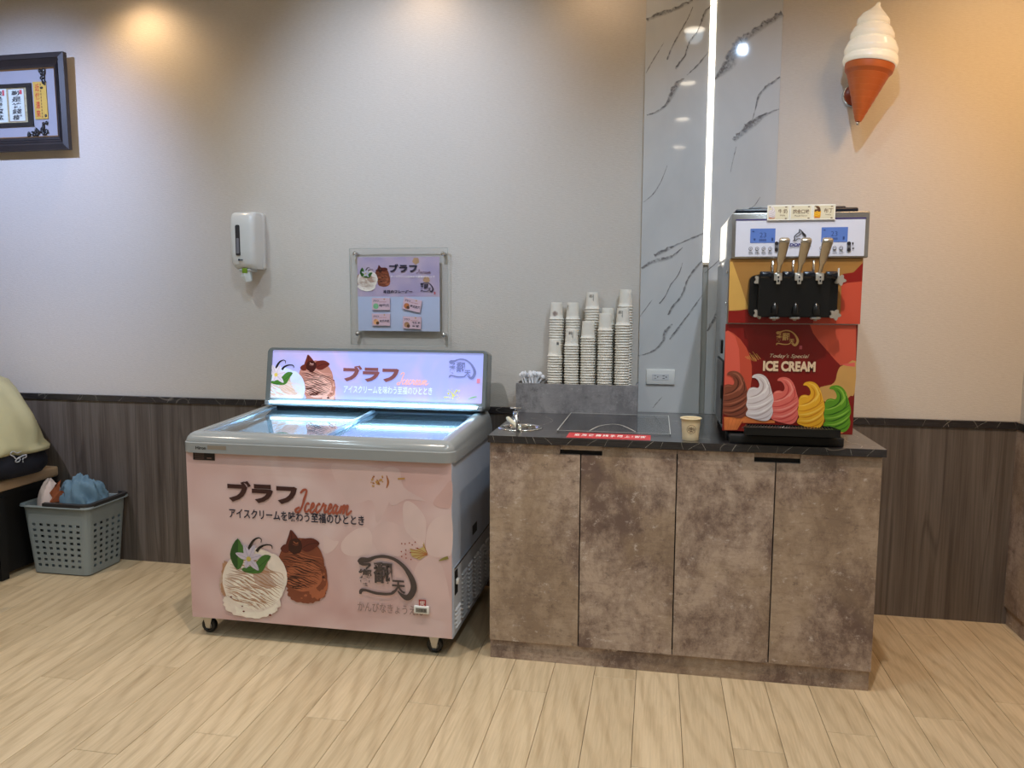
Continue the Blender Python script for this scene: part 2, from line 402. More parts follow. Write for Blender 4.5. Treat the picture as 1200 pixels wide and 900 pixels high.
M_GREYCON = concrete('grey_concrete_laminate', [(112, 109, 112), (142, 139, 140), (158, 154, 155), (186, 182, 180), (130, 127, 129)], 0.5)
M_CEIL = mat('white_ceiling_paint', (226, 221, 214), 0.9, var=0.01)
M_SEAM = mat('dark_joint', (40, 32, 26), 0.9)
M_CHROME = mat('polished_chrome', (215, 215, 215), 0.12, 1.0, var=0.02)
M_STEEL = mat('brushed_steel', (190, 188, 184), 0.28, 1.0, var=0.05, scale=30)
M_BLACK = mat('black_plastic', (14, 14, 15), 0.3)
M_MATBLACK = mat('matt_black', (10, 10, 11), 0.7)
M_WHITE = mat('white_plastic', (226, 226, 222), 0.25, var=0.01)

# ------------------------------------------------------------------ room shell
XL, XR, YF = -4.6, 1.501, -5.6
struct(MB().box(XL-0.1, XR+0.1, 0.0, 0.12, 0, CEIL).build('wall_back', M_WALL))
struct(MB().box(XL-0.1, XL, YF, 0, 0, CEIL).build('wall_left', M_WALL))
struct(MB().box(XR, XR+0.1, YF, 0, 0, CEIL).build('wall_right', M_WALL))
struct(MB().box(XL-0.1, XR+0.1, YF-0.1, YF, 0, CEIL).build('wall_front', M_WALL))
struct(MB().box(XL-0.1, XR+0.1, YF, 0.0, CEIL, CEIL+0.1).build('ceiling', M_CEIL))
floor = struct(MB().box(XL-0.1, XR+0.1, YF, 0.0, -0.1, -0.006).build('floor', M_SEAM))
# planks of the floor: 0.152 m wide, running towards the wall
PW = 0.152; PL = 1.22; x0 = -0.3492 - PW*28
plank_me = {}
def plank(xa, xb, ya, yb):
    g = 0.0007; key = (round(xb-xa, 3), round(yb-ya, 3))
    if key not in plank_me:
        hx, hy = (xb-xa)/2-g, (yb-ya)/2-g; b = MB(); e = 0.0009
        b.add([(-hx, -hy, -0.006), (hx, -hy, -0.006), (hx, hy, -0.006), (-hx, hy, -0.006), (-hx, -hy, -e), (hx, -hy, -e), (hx, hy, -e), (-hx, hy, -e),
               (-hx+e, -hy+e, 0), (hx-e, -hy+e, 0), (hx-e, hy-e, 0), (-hx+e, hy-e, 0)],
              [(0, 1, 5, 4), (1, 2, 6, 5), (2, 3, 7, 6), (3, 0, 4, 7), (4, 5, 9, 8), (5, 6, 10, 9), (6, 7, 11, 10), (7, 4, 8, 11), (8, 9, 10, 11)])
        plank_me[key] = b.build('plank', M_OAK); o = plank_me[key]
    else:
        o = plank_me[key].copy(); C.objects.link(o)
    o.location = ((xa+xb)/2, (ya+yb)/2, 0); o.parent = floor
nx = 0; x = x0
while x < XR:
    xa, xb = max(x, XL), min(x+PW, XR)
    if xb-xa > 0.01:
        y = -((nx*0.437) % 1.0)*PL
        edges = [0.0]+[y-PL*k for k in range(0, 5) if y-PL*k < -0.1 and y-PL*k > -4.3]+[-4.3]
        for e0, e1 in zip(edges, edges[1:]):
            if e0-e1 > 0.05: plank(xa, xb, e1, e0)
    x += PW; nx += 1
o = MB().box(XL, XR, YF, -4.301, -0.006, 0.0).build('plank', M_OAK, floor)
# wainscot and dado trims
struct(MB().box(XL, -0.61, -0.014, 0, 0.0, 0.843).build('wall_panel', M_WOOD))
struct(MB().box(0.76, XR, -0.014, 0, 0.0, 0.843).build('wall_panel', M_WOOD))
def vein_strokes(pl, lst, mtl, name, parent=None):
    """stone veins as thin soft-edged sheets on the face; each item (points px or plane, widths)"""
    mb = MB(); uvs = []
    for pts, w in lst:
        q = smooth_path([(a, b, ww) for (a, b), ww in zip(pts, w)], 5); vs = []; fs = []
        for i, (a, b, ww) in enumerate(q):
            xA, yA, _ = q[max(0, i-1)]; xB, yB, _ = q[min(len(q)-1, i+1)]; dx, dy = xB-xA, yB-yA; L = math.hypot(dx, dy) or 1
            n_, m_ = -dy/L*ww/2, dx/L*ww/2; jit = (random.random()-0.5)*ww*0.35
            vs += [pl.P(a+n_+jit*dy/L, b+m_-jit*dx/L, pl.layer*LAYER), pl.P(a-n_, b-m_, pl.layer*LAYER)]; 
        for i in range(len(q)-1): fs.append((2*i, 2*i+1, 2*i+3, 2*i+2)); uvs.append([(i/3, 1), (i/3, 0), ((i+1)/3, 0), ((i+1)/3, 1)])
        mb.add(vs, fs); pl.layer += 1
    o = mb.build(name, mtl, parent); o['kind'] = 'stuff'; ul = o.data.uv_layers.new(name='UVMap'); k = 0
    for f in uvs:
        for c in f: ul.data[k].uv = c; k += 1
    return o
M_WV = vein_mat('pale_stone_vein', (176, 168, 160), 0.42, 40, 0.3)
def trim_veins(pl, a0, a1, b0, b1, n, parent):
    L = []
    for i in range(n):
        a = a0+(a1-a0)*(i+random.random()*0.9)/n; s = random.choice((-1, 1))*random.uniform(0.2, 1.6)
        h = b1-b0; q = [(a, b0), (a+s*h*0.5, b0+h*0.55), (a+s*h, b1)]
        L.append((q, [random.uniform(0.0012, 0.0028)]*3))
    vein_strokes(pl, L, M_WV, 'stone_vein', parent)
t1 = struct(MB().bevbox(XL, -0.618, -0.022, 0.0, 0.843, 0.874, 0.001, 1).build('trim_1', M_BLACKSTONE))
trim_veins(Plane((0, -0.0221, 0)), XL+0.02, -0.7, 0.844, 0.873, 26, t1)
t2 = struct(MB().bevbox(0.778, XR-0.0205, -0.022, 0.0, 0.843, 0.874, 0.001, 1).build('trim_2', M_BLACKSTONE))
trim_veins(Plane((0, -0.0221, 0)), 0.8, XR-0.03, 0.844, 0.873, 8, t2)
struct(MB().bevbox(XR-0.02, XR, -2.6, 0.0, 0.843, 0.874, 0.001, 1).build('trim_3', M_BLACKSTONE))
# laminate cladding on the right wall, with recessed kick
struct(MB().box(XR-0.016, XR, -2.6, -0.014, 0.08, 0.843).build('wall_panel', M_DOOR))
struct(MB().box(XR-0.004, XR, -2.6, -0.014, 0.0, 0.08).build('baseboard_right', M_DOOR))

# marble feature panels with the light channel
mp = MB()
mA, mB_, cA, cB = -0.0769, 0.4874, 0.1925, 0.2165
p1 = struct(MB().bevbox(mA, cA, -0.014, 0, 0.869, CEIL, 0.0008, 1).build('marble_panel', M_MARBLE))
p2 = struct(MB().bevbox(cB, mB_, -0.014, 0, 0.869, CEIL, 0.0008, 1).build('marble_panel', M_MARBLE))
ch = struct(MB().box(cA, cB, -0.006, 0, 0.869, CEIL).build('light_channel', mat('light_channel_grey', (170, 168, 160), 0.4)))
MB().box(cA+0.001, cA+0.003, -0.013, -0.006, 0.869, 1.535).box(cB-0.003, cB-0.001, -0.013, -0.006, 0.869, 1.535).build('channel_lip', M_STEEL, ch)
led = thing('light_strip', 'glowing vertical light strip set between the two white marble panels', 'light', (0.2045, -0.006, 1.54))
MB().box(cA+0.002, cB-0.002, -0.016, -0.006, 1.54, CEIL).build('diffuser', emitter('warm_white_led', (1.0, 0.93, 0.80), 6.0), led)
MB().box(cA+0.002, cB-0.002, -0.016, -0.006, 1.528, 1.54).build('end_cap', mat('strip_end_cap', (210, 200, 180), 0.4), led)
pl = Plane((0, -0.0141, 0)); pl.layer = 1
def pv(pts, w): return ([pl.px(*q) for q in pts], w)
MV = vein_mat('grey_marble_vein', (132, 128, 129), 0.47, 55); MV2 = vein_mat('soft_grey_marble_vein', (150, 146, 144), 0.40, 22)
vein_strokes(pl, [
    pv([(758, 24), (768, 19), (782, 14), (797, 8), (812, 1)], [0.02, 0.022, 0.022, 0.02, 0.012]),
    pv([(758, 135), (766, 133), (775, 128), (783, 120), (788, 109), (795, 98), (802, 92)], [0.006, 0.01, 0.014, 0.016, 0.03, 0.026, 0.008]),
    pv([(792, 81), (797, 73), (803, 65), (807, 52), (812, 44), (818, 36)], [0.012, 0.012, 0.009, 0.01, 0.01, 0.003]),
    pv([(782, 70), (788, 55), (795, 42), (806, 22), (812, 8)], [0.008, 0.008, 0.009, 0.006, 0.004]),
    pv([(757, 86), (763, 75), (772, 60), (778, 50)], [0.004, 0.006, 0.005, 0.002]),
    pv([(815, 42), (822, 26), (827, 14), (834, 6)], [0.003, 0.010, 0.014, 0.006]),
    pv([(805, 88), (812, 82), (820, 74), (831, 60)], [0.003, 0.008, 0.01, 0.003]),
    pv([(754, 237), (766, 227), (775, 212), (782, 194)], [0.003, 0.006, 0.005, 0.002]),
    pv([(767, 300), (783, 292), (800, 284), (815, 278), (829, 272)], [0.02, 0.018, 0.008, 0.012, 0.004]),
    pv([(752, 315), (765, 307), (778, 304), (789, 300), (800, 290)], [0.012, 0.022, 0.02, 0.014, 0.004]),
    pv([(748, 417), (757, 415), (768, 410), (777, 400), (781, 388), (788, 380)], [0.008, 0.008, 0.012, 0.014, 0.02, 0.008]),
    pv([(783, 369), (790, 358), (800, 345), (806, 328), (815, 315), (823, 306)], [0.014, 0.012, 0.014, 0.010, 0.014, 0.008]),
    pv([(773, 356), (780, 347), (786, 334), (795, 322), (800, 308)], [0.010, 0.006, 0.007, 0.007, 0.003]),
    pv([(750, 371), (758, 360), (764, 352)], [0.004, 0.006, 0.003]),
    pv([(785, 398), (794, 386), (803, 374), (812, 362), (823, 346)], [0.01, 0.014, 0.009, 0.01, 0.003]),
    pv([(765, 478), (770, 472), (776, 465)], [0.003, 0.005, 0.003])], MV, 'marble_vein', p1)
vein_strokes(pl, [
    pv([(838, 93), (847, 84), (856, 74), (862, 60), (870, 48), (881, 40), (895, 30), (906, 23), (917, 16)], [0.01, 0.035, 0.055, 0.055, 0.045, 0.03, 0.032, 0.03, 0.035]),
    pv([(860, 165), (867, 158), (876, 150), (885, 144), (893, 137), (903, 132), (913, 128)], [0.02, 0.03, 0.035, 0.03, 0.022, 0.012, 0.006]),
    pv([(873, 147), (882, 142), (890, 137), (898, 133)], [0.014, 0.016, 0.01, 0.003]),
    pv([(882, 140), (886, 125), (890, 112), (898, 102), (907, 96), (914, 90)], [0.004, 0.008, 0.012, 0.016, 0.014, 0.008]),
    pv([(856, 202), (859, 188), (863, 172)], [0.002, 0.004, 0.006]),
    pv([(829, 388), (836, 376), (842, 366), (849, 356)], [0.01, 0.02, 0.02, 0.01]),
    pv([(826, 320), (835, 312), (846, 302)], [0.003, 0.006, 0.004]),
    pv([(875, 248), (884, 241), (891, 231)], [0.003, 0.005, 0.003])], MV, 'marble_vein', p2)
# ceiling downlights
M_DL_W = emitter('warm_downlight_diffuser', (1.0, 0.86, 0.66), 9.0); M_DL_C = emitter('cool_downlight_lens', (0.75, 0.87, 1.0), 30.0)
M_DL_A = emitter('amber_downlight_diffuser', (1.0, 0.7, 0.42), 9.0)
def downlight(x, y, r, m, label, group):
    t = thing('ceiling_downlight', label, 'light', (x, y, CEIL), group)
    Mx = Matrix.Translation((x, y, CEIL))
    MB().lathe([(r, -0.002), (r+0.002, -0.006), (r+0.014, -0.005), (r+0.016, 0.0)], 28, Mx).build('trim_ring', M_WHITE, t)
    MB().lathe([(0.0005, -0.003), (r, -0.003)], 28, Mx, False).build('diffuser', m, t)
for x, y in WARM_ROW: downlight(x, y, 0.058, M_DL_W, 'round warm white ceiling downlight out of frame, the left ones reflected in the marble panel', 'warm ceiling downlights in rows')
for x, y in COOL_SPOTS: downlight(x, y, 0.028, M_DL_C, 'small cool white ceiling spotlight above the counter and freezer', 'cool ceiling spotlights in a row')
for x, y in WALL_WASH: downlight(x, y, 0.04, M_DL_A, 'small amber ceiling downlight close to the back wall', 'amber wall washing downlights')

# ------------------------------------------------------------------ printed artwork used on several things
def pm(name, col, e=0.0, rough=0.35, var=0.06, scale=25): return mat(name + ('_backlit' if e else ''), col, rough, 0, var=var, scale=scale, emit=e)
def logo(art, a, b, w, m, mseal=None, seal_text=None):
    """brush ring around three characters; a,b lower left, w width"""
    U = lambda x, y: (a+x*w/66.0, b+(50-y)*w/66.0)
    k = w/66.0
    art.stroke([U(*q) for q in [(0, 10), (4, 7.5), (12, 6.5), (20, 3), (30, 1.5), (42, 4), (53, 12), (61, 24), (63.5, 34), (60, 43), (55, 46), (49, 43), (45, 39)]],
               [3*k, 6.5*k, 5*k, 3.4*k, 3.6*k, 3.6*k, 4.4*k, 6*k, 7*k, 7*k, 6.4*k, 3.4*k, 1*k], m)
    art.stroke([U(*q) for q in [(2, 46), (3, 42), (8, 41), (20, 43.5), (34, 43.5), (40, 41.5), (45, 36)]], [2.5*k, 4*k, 3*k, 3.2*k, 3*k, 2.8*k, 2*k], m)
    art.stroke([U(*q) for q in [(1, 11), (6, 12), (14, 11.5), (10, 16), (9, 18)]], [2*k, 3*k, 2.4*k, 1.8*k, 1*k], m)
    art.text('饗', *U(0, 37), *U(16, 17), m, bold=0.02)
    art.text('翻', *U(17.5, 32), *U(39, 8), m, bold=0.025)
    art.text('天', *U(38, 42), *U(54, 27), m, bold=0.03)
    if mseal:
        x0_, y0_ = U(69, 58); x1_, y1_ = U(77, 47); art.rect(x0_, y0_, x1_, y1_, mseal)
        if seal_text: art.text('饗', *U(70, 57), *U(76, 48), seal_text, bold=0.01)
def script_icecream(art, a, b, w, h, m):
    """connected handwriting 'Icecream' drawn with a pen stroke, a,b lower left"""
    def st(pts, ww=0.1):
        art.stroke([(a+(x+0.28*y)*w/10.4, b+y*h/2.4) for x, y in pts], [ww*h/2.4*(1.5 if i % 2 else 1.15) for i in range(len(pts))], m, 5, up=False)
    st([(0.15, 2.0), (0.6, 2.35), (1.15, 2.3), (0.95, 1.4), (0.75, 0.6), (0.35, 0.05), (-0.15, 0.05), (-0.2, 0.3), (0.4, 0.55)], 0.17)
    def c(x): st([(x+0.62, 0.85), (x+0.45, 1.02), (x+0.12, 0.75), (x+0.08, 0.3), (x+0.35, 0.08), (x+0.85, 0.4)], 0.16)
    def e(x): st([(x+0.02, 0.4), (x+0.5, 0.65), (x+0.58, 0.95), (x+0.32, 1.03), (x+0.1, 0.6), (x+0.15, 0.15), (x+0.45, 0.05), (x+0.9, 0.4)], 0.15)
    c(1.25); e(2.15); c(3.1)
    st([(3.95, 0.4), (4.25, 0.95), (4.32, 1.1), (4.42, 0.85), (4.75, 0.9), (4.6, 0.5), (4.7, 0.1), (5.1, 0.35)], 0.15)
    e(5.1)
    st([(6.55, 0.8), (6.3, 1.0), (6.02, 0.6), (6.1, 0.12), (6.4, 0.25), (6.68, 0.95), (6.55, 0.4), (6.7, 0.08), (7.1, 0.4)], 0.15)
    st([(7.1, 0.4), (7.35, 0.95), (7.25, 0.1), (7.55, 0.85), (7.85, 0.95), (7.75, 0.1), (8.05, 0.85), (8.35, 0.95), (8.3, 0.3), (8.5, 0.05), (9.1, 0.5)], 0.15)
    art.up()
def scoops(art, U, k, e=0.0, cream_first=True, seed=3):
    """vanilla scoop in front of a chocolate scoop; U maps drawing units (240x180 wide drawing of the photo) to plane; k = size of one unit"""
    rnd = random.Random(seed)
    ch1 = pm('print_chocolate', (168, 116, 104) if e else (128, 66, 44), e); ch2 = pm('print_chocolate_light', (206, 164, 154) if e else (172, 98, 66), e); ch3 = pm('print_chocolate_dark', (62, 24, 18), e)
    va1 = pm('print_vanilla', (190, 204, 232) if e else (234, 222, 210), e); va2 = pm('print_vanilla_light', (200, 218, 240) if e else (244, 236, 222), e); va3 = pm('print_vanilla_brown', (206, 190, 190) if e else (176, 134, 104), e)
    va4 = pm('print_vanilla_shade', (196, 170, 156), e)
    gr = pm('print_leaf', (62, 110, 44), e); gr2 = pm('print_leaf_dark', (34, 76, 32), e); pet = pm('print_petal', (196, 188, 204), e); yel = pm('print_flower_heart', (200, 180, 90), e)
    blk = pm('print_vanilla_pod', (22, 18, 18), e); lf = pm('print_choc_leaf', (92, 34, 26), e); lf2 = pm('print_choc_leaf_dark', (54, 16, 14), e)
    def blob(cx, cy, rx, ry, mt, n=40, j=0.0, rot=0.0):
        pts = []
        for i in range(n):
            t = 2*PI*i/n; r = 1+rnd.uniform(-j, j); x_ = rx*r*math.cos(t); y_ = ry*r*math.sin(t)
            pts.append(U(cx+x_*math.cos(rot)-y_*math.sin(rot), cy+x_*math.sin(rot)+y_*math.cos(rot)))
        art.poly(pts, mt, 2)
    def ripples(cx, cy, R, col, n, w, tilt, y0, y1, x0=-0.9, x1=0.9):
        for i in range(n):
            yy = y0+(y1-y0)*(i+0.5)/n; half = math.sqrt(max(0.03, 1-yy*yy)); s0 = max(x0, -half)+rnd.uniform(0, 0.12); s1 = min(x1, half)-rnd.uniform(0, 0.12)
            if s1 <= s0+0.1: continue
            m_ = 9; pts = []
            for q in range(m_+1):
                s = s0+(s1-s0)*q/m_; yv = yy+0.03*math.sin(s*7+i)+rnd.uniform(-0.022, 0.022)-0.10*(1-s*s)
                X = s; Y = yv; xr = X*math.cos(tilt)-Y*math.sin(tilt); yr = X*math.sin(tilt)+Y*math.cos(tilt)
                L = math.hypot(xr, yr)
                if L > 0.93: xr, yr = xr/L*0.93, yr/L*0.93
                pts.append(U(cx+R*xr, cy+R*yr))
            art.stroke(pts, [w*k*rnd.uniform(0.5, 1.4) for _ in pts], col, 2, up=False, taper=True)
        art.up()
    # chocolate scoop (units are crop pixels of the photo detail, y down)
    blob(790, 600, 165, 95, ch1, 50, 0.06); blob(880, 520, 85, 140, ch2, 50, 0.07); blob(900, 470, 62, 120, ch1, 40, 0.06)
    for _ in range(18):
        t = rnd.uniform(-0.3, 1.9); rr = rnd.uniform(0.90, 1.02); blob(750+195*rr*math.cos(t), 430+225*rr*math.sin(t), rnd.uniform(8, 18), rnd.uniform(5, 11), rnd.choice((ch3, ch2, ch1)), 10, 0.2)
    blob(742, 378, 196, 232, ch1, 60, 0.01); blob(770, 470, 152, 128, ch2, 50, 0.02)
    ripples(745, 390, 212, ch3, 17, 11, 0.25, -0.35, 1.0)
    ripples(745, 390, 212, ch2, 9, 7, 0.25, -0.5, 0.5)
    for cx, cy, pts in [(0, 0, [(630, 240), (612, 210), (640, 120), (658, 75), (700, 120), (725, 165), (720, 220), (690, 270)]),
                        (0, 0, [(740, 170), (790, 148), (850, 150), (900, 190), (860, 230), (800, 262), (750, 240)]),
                        (0, 0, [(570, 235), (600, 200), (630, 205), (640, 260), (600, 268)])]:
        art.poly([U(*q) for q in pts], lf, 3)
    blob(695, 215, 58, 68, lf2, 24, 0.05)
    art.stroke([U(*q) for q in [(658, 90), (665, 130), (662, 175)]], 5*k, lf2); art.stroke([U(*q) for q in [(760, 225), (820, 195), (890, 190)]], 5*k, lf2)
    art.stroke([U(*q) for q in [(680, 175), (700, 190), (720, 185)]], 6*k, ch2); art.stroke([U(*q) for q in [(675, 195), (700, 205), (722, 200)]], 5*k, ch1)
    # vanilla scoop
    blob(330, 690, 240, 125, va1, 50, 0.05); blob(360, 720, 180, 100, va2, 50, 0.07)
    blob(120, 520, 62, 120, va4, 40, 0.10); blob(105, 560, 40, 70, va3, 30, 0.18); blob(110, 430, 35, 90, va3, 30, 0.15)
    blob(350, 500, 268, 270, va1, 60, 0.01)
    blob(370, 590, 215, 150, va2, 50, 0.03); blob(470, 450, 130, 120, va4, 40, 0.05); blob(545, 420, 70, 150, va1, 40, 0.03, -0.35)
    ripples(350, 510, 272, va3, 17, 11, 0.42, -0.5, 0.85, -0.9, 0.97)
    ripples(350, 510, 262, va4, 9, 9, 0.42, -0.2, 0.9, -0.9, 0.7)
    ripples(360, 560, 240, va2, 6, 10, 0.42, -0.1, 0.9, -0.8, 0.7)
    for q in ((485, 793, 12), (155, 640, 9), (262, 762, 9), (250, 718, 7)): blob(q[0], q[1], q[2], q[2]*0.7, pm('print_berry', (110, 40, 36), e), 8)
    # pods, leaves, flower
    art.stroke([U(*q) for q in [(300, 262), (315, 215), (345, 165), (385, 143), (410, 155), (408, 182)]], [26*k, 24*k, 18*k, 10*k, 8*k, 6*k], blk)
    art.stroke([U(*q) for q in [(370, 258), (400, 222), (450, 202), (495, 207), (503, 235)]], [24*k, 20*k, 12*k, 10*k, 7*k], blk)
    art.poly([U(*q) for q in [(212, 148), (240, 190), (262, 235), (262, 330), (240, 390), (205, 408), (165, 350), (147, 280), (170, 200)]], gr, 2)
    art.poly([U(*q) for q in [(212, 148), (215, 230), (212, 320), (207, 405), (170, 350), (150, 280), (175, 200)]], gr2, 2)
    art.poly([U(*q) for q in [(492, 297), (440, 285), (400, 310), (370, 345), (330, 380), (255, 395), (252, 420), (310, 440), (395, 440), (430, 410), (460, 350)]], gr, 2)
    art.stroke([U(*q) for q in [(265, 425), (340, 420), (410, 370), (485, 300)]], 5*k, gr2)
    fl = [(305, 318)]
    for dx, dy in ((-112, -48), (-40, -120), (48, -118), (110, -30), (85, 100), (-25, 80)):
        L = math.hypot(dx, dy); nx_, ny_ = -dy/L*26, dx/L*26; cx, cy = fl[0]
        art.poly([U(*q) for q in [(cx, cy), (cx+dx*0.45+nx_, cy+dy*0.45+ny_), (cx+dx, cy+dy), (cx+dx*0.45-nx_, cy+dy*0.45-ny_)]], pet, 3)
        art.stroke([U(*q) for q in [(cx, cy), (cx+dx*0.9, cy+dy*0.9)]], 3*k, pm('print_petal_line', (150, 140, 168), e), 2)
    art.disc(*U(305, 320), 20*k, yel)
def swirl(art, U, k, cols):
    """one soft serve swirl, drawing units as in the photo detail (y down)"""
    base, dark, light = cols
    out = [(285, 432), (300, 410), (345, 402), (390, 420), (422, 465), (440, 525), (456, 580), (459, 625), (448, 660), (455, 705), (444, 745), (420, 775), (385, 784), (330, 775), (285, 762), (240, 742), (238, 715), (252, 690), (238, 655), (246, 610), (244, 565), (262, 522), (298, 510), (332, 516), (345, 492), (335, 458), (312, 436)]
    art.poly([U(*q) for q in out], base, 3)
    for pts, w, mt in [([(248, 600), (300, 592), (370, 555), (415, 500), (420, 470)], 16, light), ([(243, 640), (300, 640), (380, 610), (450, 560)], 11, dark),
                       ([(252, 690), (320, 690), (400, 655), (456, 610)], 12, dark), ([(250, 670), (320, 665), (390, 640), (445, 600)], 13, light),
                       ([(240, 735), (320, 742), (400, 710), (450, 665)], 12, dark), ([(255, 718), (330, 720), (400, 690), (450, 645)], 13, light),
                       ([(300, 765), (350, 768), (410, 748), (448, 710)], 9, dark), ([(345, 440), (375, 480), (370, 530), (330, 570), (270, 590)], 13, dark),
                       ([(330, 418), (370, 432), (400, 475), (405, 520), (380, 565)], 15, light), ([(400, 455), (425, 510), (425, 560), (395, 595)], 8, dark),
                       ([(262, 535), (290, 522), (325, 528)], 8, light)]:
        art.stroke([U(*q) for q in pts], w*k, mt, 5, taper=True)

# ================================================================== COUNTER
CX0, CX1, CY, CZ = -0.6014, 0.7649, -0.7554, 0.8691
cab = thing('base_cabinet', 'brown concrete-look counter cabinet with four tall doors under the black countertop', 'cabinet', (0.08, -0.4, 0))
b = MB()
b.box(CX0+0.001, CX0+0.018, CY+0.02, -0.02, 0.07, CZ-0.028); b.box(CX1-0.018, CX1-0.001, CY+0.02, -0.02, 0.07, CZ-0.028)
b.box(CX0+0.018, CX1-0.018, CY+0.02, -0.02, 0.07, 0.09); b.box(CX0+0.018, CX1-0.018, -0.035, -0.02, 0.09, CZ-0.028)
for x in (-0.262, 0.0825, 0.4195): b.box(x-0.009, x+0.009, CY+0.03, -0.035, 0.09, CZ-0.028)
b.build('carcass', M_DOOR, cab)
MB().box(CX0+0.018, CX1-0.018, CY+0.016, CY+0.03, 0.09, 0.8225).build('gap_shade_sheet', M_MATBLACK, cab)  # black sheet behind the doors paints the shade in their gaps and notches
MB().box(CX0+0.001, CX1-0.001, CY+0.004, CY+0.016, 0.8235, CZ-0.0275).build('top_rail', M_DOOR, cab)
MB().box(CX0, CX1-0.002, CY+0.012, CY+0.03, 0.0, 0.0745).build('kickboard', M_DOOR, cab)
MB().box(CX0+0.001, CX1-0.001, -0.05, -0.02, 0.0, 0.0745).build('kickboard', M_DOOR, cab)
ed = [CX0, -0.2625, 0.082, 0.4195, CX1]
notch = [(-0.339, -0.1845), (-0.339, -0.1845), (0.346, 0.501), (0.346, 0.501)]
for i in range(4):
    a0, a1 = ed[i]+(0.0022 if i else 0.0), ed[i+1]-(0.0022 if i < 3 else 0.0); n0, n1 = notch[i]
    zt, zn, zb = 0.8385, 0.806, 0.0765
    if i % 2 == 0: poly = [(a0, zb), (a1, zb), (a1, zn), (n0, zn), (n0, zt), (a0, zt)]
    else: poly = [(a0, zb), (a1, zb), (a1, zt), (n1, zt), (n1, zn), (a0, zn)]
    MB().prism(poly, Matrix.Translation((0, CY+0.0155, 0)) @ Matrix.Rotation(PI/2, 4, 'X'), 0.0155).build('door', M_DOOR, cab)

# countertop with a round cut-out for the dipper well
WELL = (-0.518, -0.572); WR = 0.076
def slab_with_hole(x0, x1, y0, y1, z0, z1, c, r, n=32):
    mb = MB(); cs = [(c[0]+r*math.cos(2*PI*i/n), c[1]+r*math.sin(2*PI*i/n)) for i in range(n)]
    def edge(i):
        t = 2*PI*i/n; dx, dy = math.cos(t), math.sin(t); k = 1e9
        if dx > 1e-9: k = min(k, (x1-c[0])/dx)
        if dx < -1e-9: k = min(k, (x0-c[0])/dx)
        if dy > 1e-9: k = min(k, (y1-c[1])/dy)
        if dy < -1e-9: k = min(k, (y0-c[1])/dy)
        return (c[0]+dx*k, c[1]+dy*k)
    es = [edge(i) for i in range(n)]
    for zz, flip in ((z1, False), (z0, True)):
        for i in range(n):
            j = (i+1) % n; P = [cs[i], es[i]]
            a, b_ = es[i], es[j]
            if abs(a[0]-b_[0]) > 1e-7 and abs(a[1]-b_[1]) > 1e-7:   # a corner lies between
                cx_ = x1 if max(a[0], b_[0]) > x1-1e-6 else x0; cy_ = y1 if max(a[1], b_[1]) > y1-1e-6 else y0
                P.append((cx_, cy_))
            P += [es[j], cs[j]]
            f = list(range(len(P))); mb.add([(p[0], p[1], zz) for p in P], [f[::-1] if flip else f])
    mb.add([(p[0], p[1], z0) for p in cs]+[(p[0], p[1], z1) for p in cs], [(i, (i+1) % n, n+(i+1) % n, n+i)[::-1] for i in range(n)])
    mb.add([(x0, y0, z0), (x1, y0, z0), (x1, y1, z0), (x0, y1, z0), (x0, y0, z1), (x1, y0, z1), (x1, y1, z1), (x0, y1, z1)], [(0, 1, 5, 4), (1, 2, 6, 5), (2, 3, 7, 6), (3, 0, 4, 7)])
    return mb
top = slab_with_hole(-0.6071, 0.7745, CY-0.013, -0.0005, CZ-0.0265, CZ, WELL, WR).build('countertop', M_BLACKSTONE)
tag(top, 'black veined stone-look countertop running over the brown cabinet', 'countertop')
pf = Plane((0, CY-0.0131, 0))
trim_veins(pf, -0.6, 0.76, CZ-0.0262, CZ-0.001, 20, top)
pt = Plane((0, 0, CZ+0.0001), (1, 0, 0), (0, 1, 0))
vein_strokes(pt, [(q, [0.003]*len(q)) for q in [[(0.69, -0.76), (0.71, -0.70), (0.68, -0.62), (0.70, -0.5)], [(0.73, -0.7), (0.70, -0.66), (0.64, -0.69)], [(0.70, -0.36), (0.73, -0.42), (0.745, -0.53)],
    [(-0.5, -0.2), (-0.42, -0.35), (-0.45, -0.5)], [(0.1, -0.3), (0.17, -0.42), (0.13, -0.55), (0.2, -0.7)], [(-0.58, -0.7), (-0.55, -0.6), (-0.6, -0.48)]]], M_WV, 'stone_vein', top)

# grey laminate cup box with shelf
cb = thing('cup_box', 'grey concrete-look open box holding the paper cup stacks against the wall', 'box', (-0.345, -0.08, CZ))
bx0, bx1, by0, bz1 = -0.6155, -0.0765, -0.147, 1.0005
MB().box(bx0, bx1, by0, by0+0.012, CZ+0.0003, bz1).build('front_panel', M_GREYCON, cb)
MB().box(bx1-0.009, bx1, by0+0.012, -0.001, CZ+0.0003, bz1).build('side_panel', M_GREYCON, cb)
MB().box(bx0, bx0+0.009, by0+0.012, -0.001, CZ+0.0003, bz1).build('side_panel', M_GREYCON, cb)
MB().box(-0.499, -0.494, by0+0.012, -0.001, 0.9815, bz1+0.004).build('divider', M_GREYCON, cb)
CUPZ = 0.9815
MB().box(bx0+0.009, bx1-0.009, by0+0.012, -0.001, CUPZ-0.008, CUPZ-0.0002).build('shelf', M_GREYCON, cb)
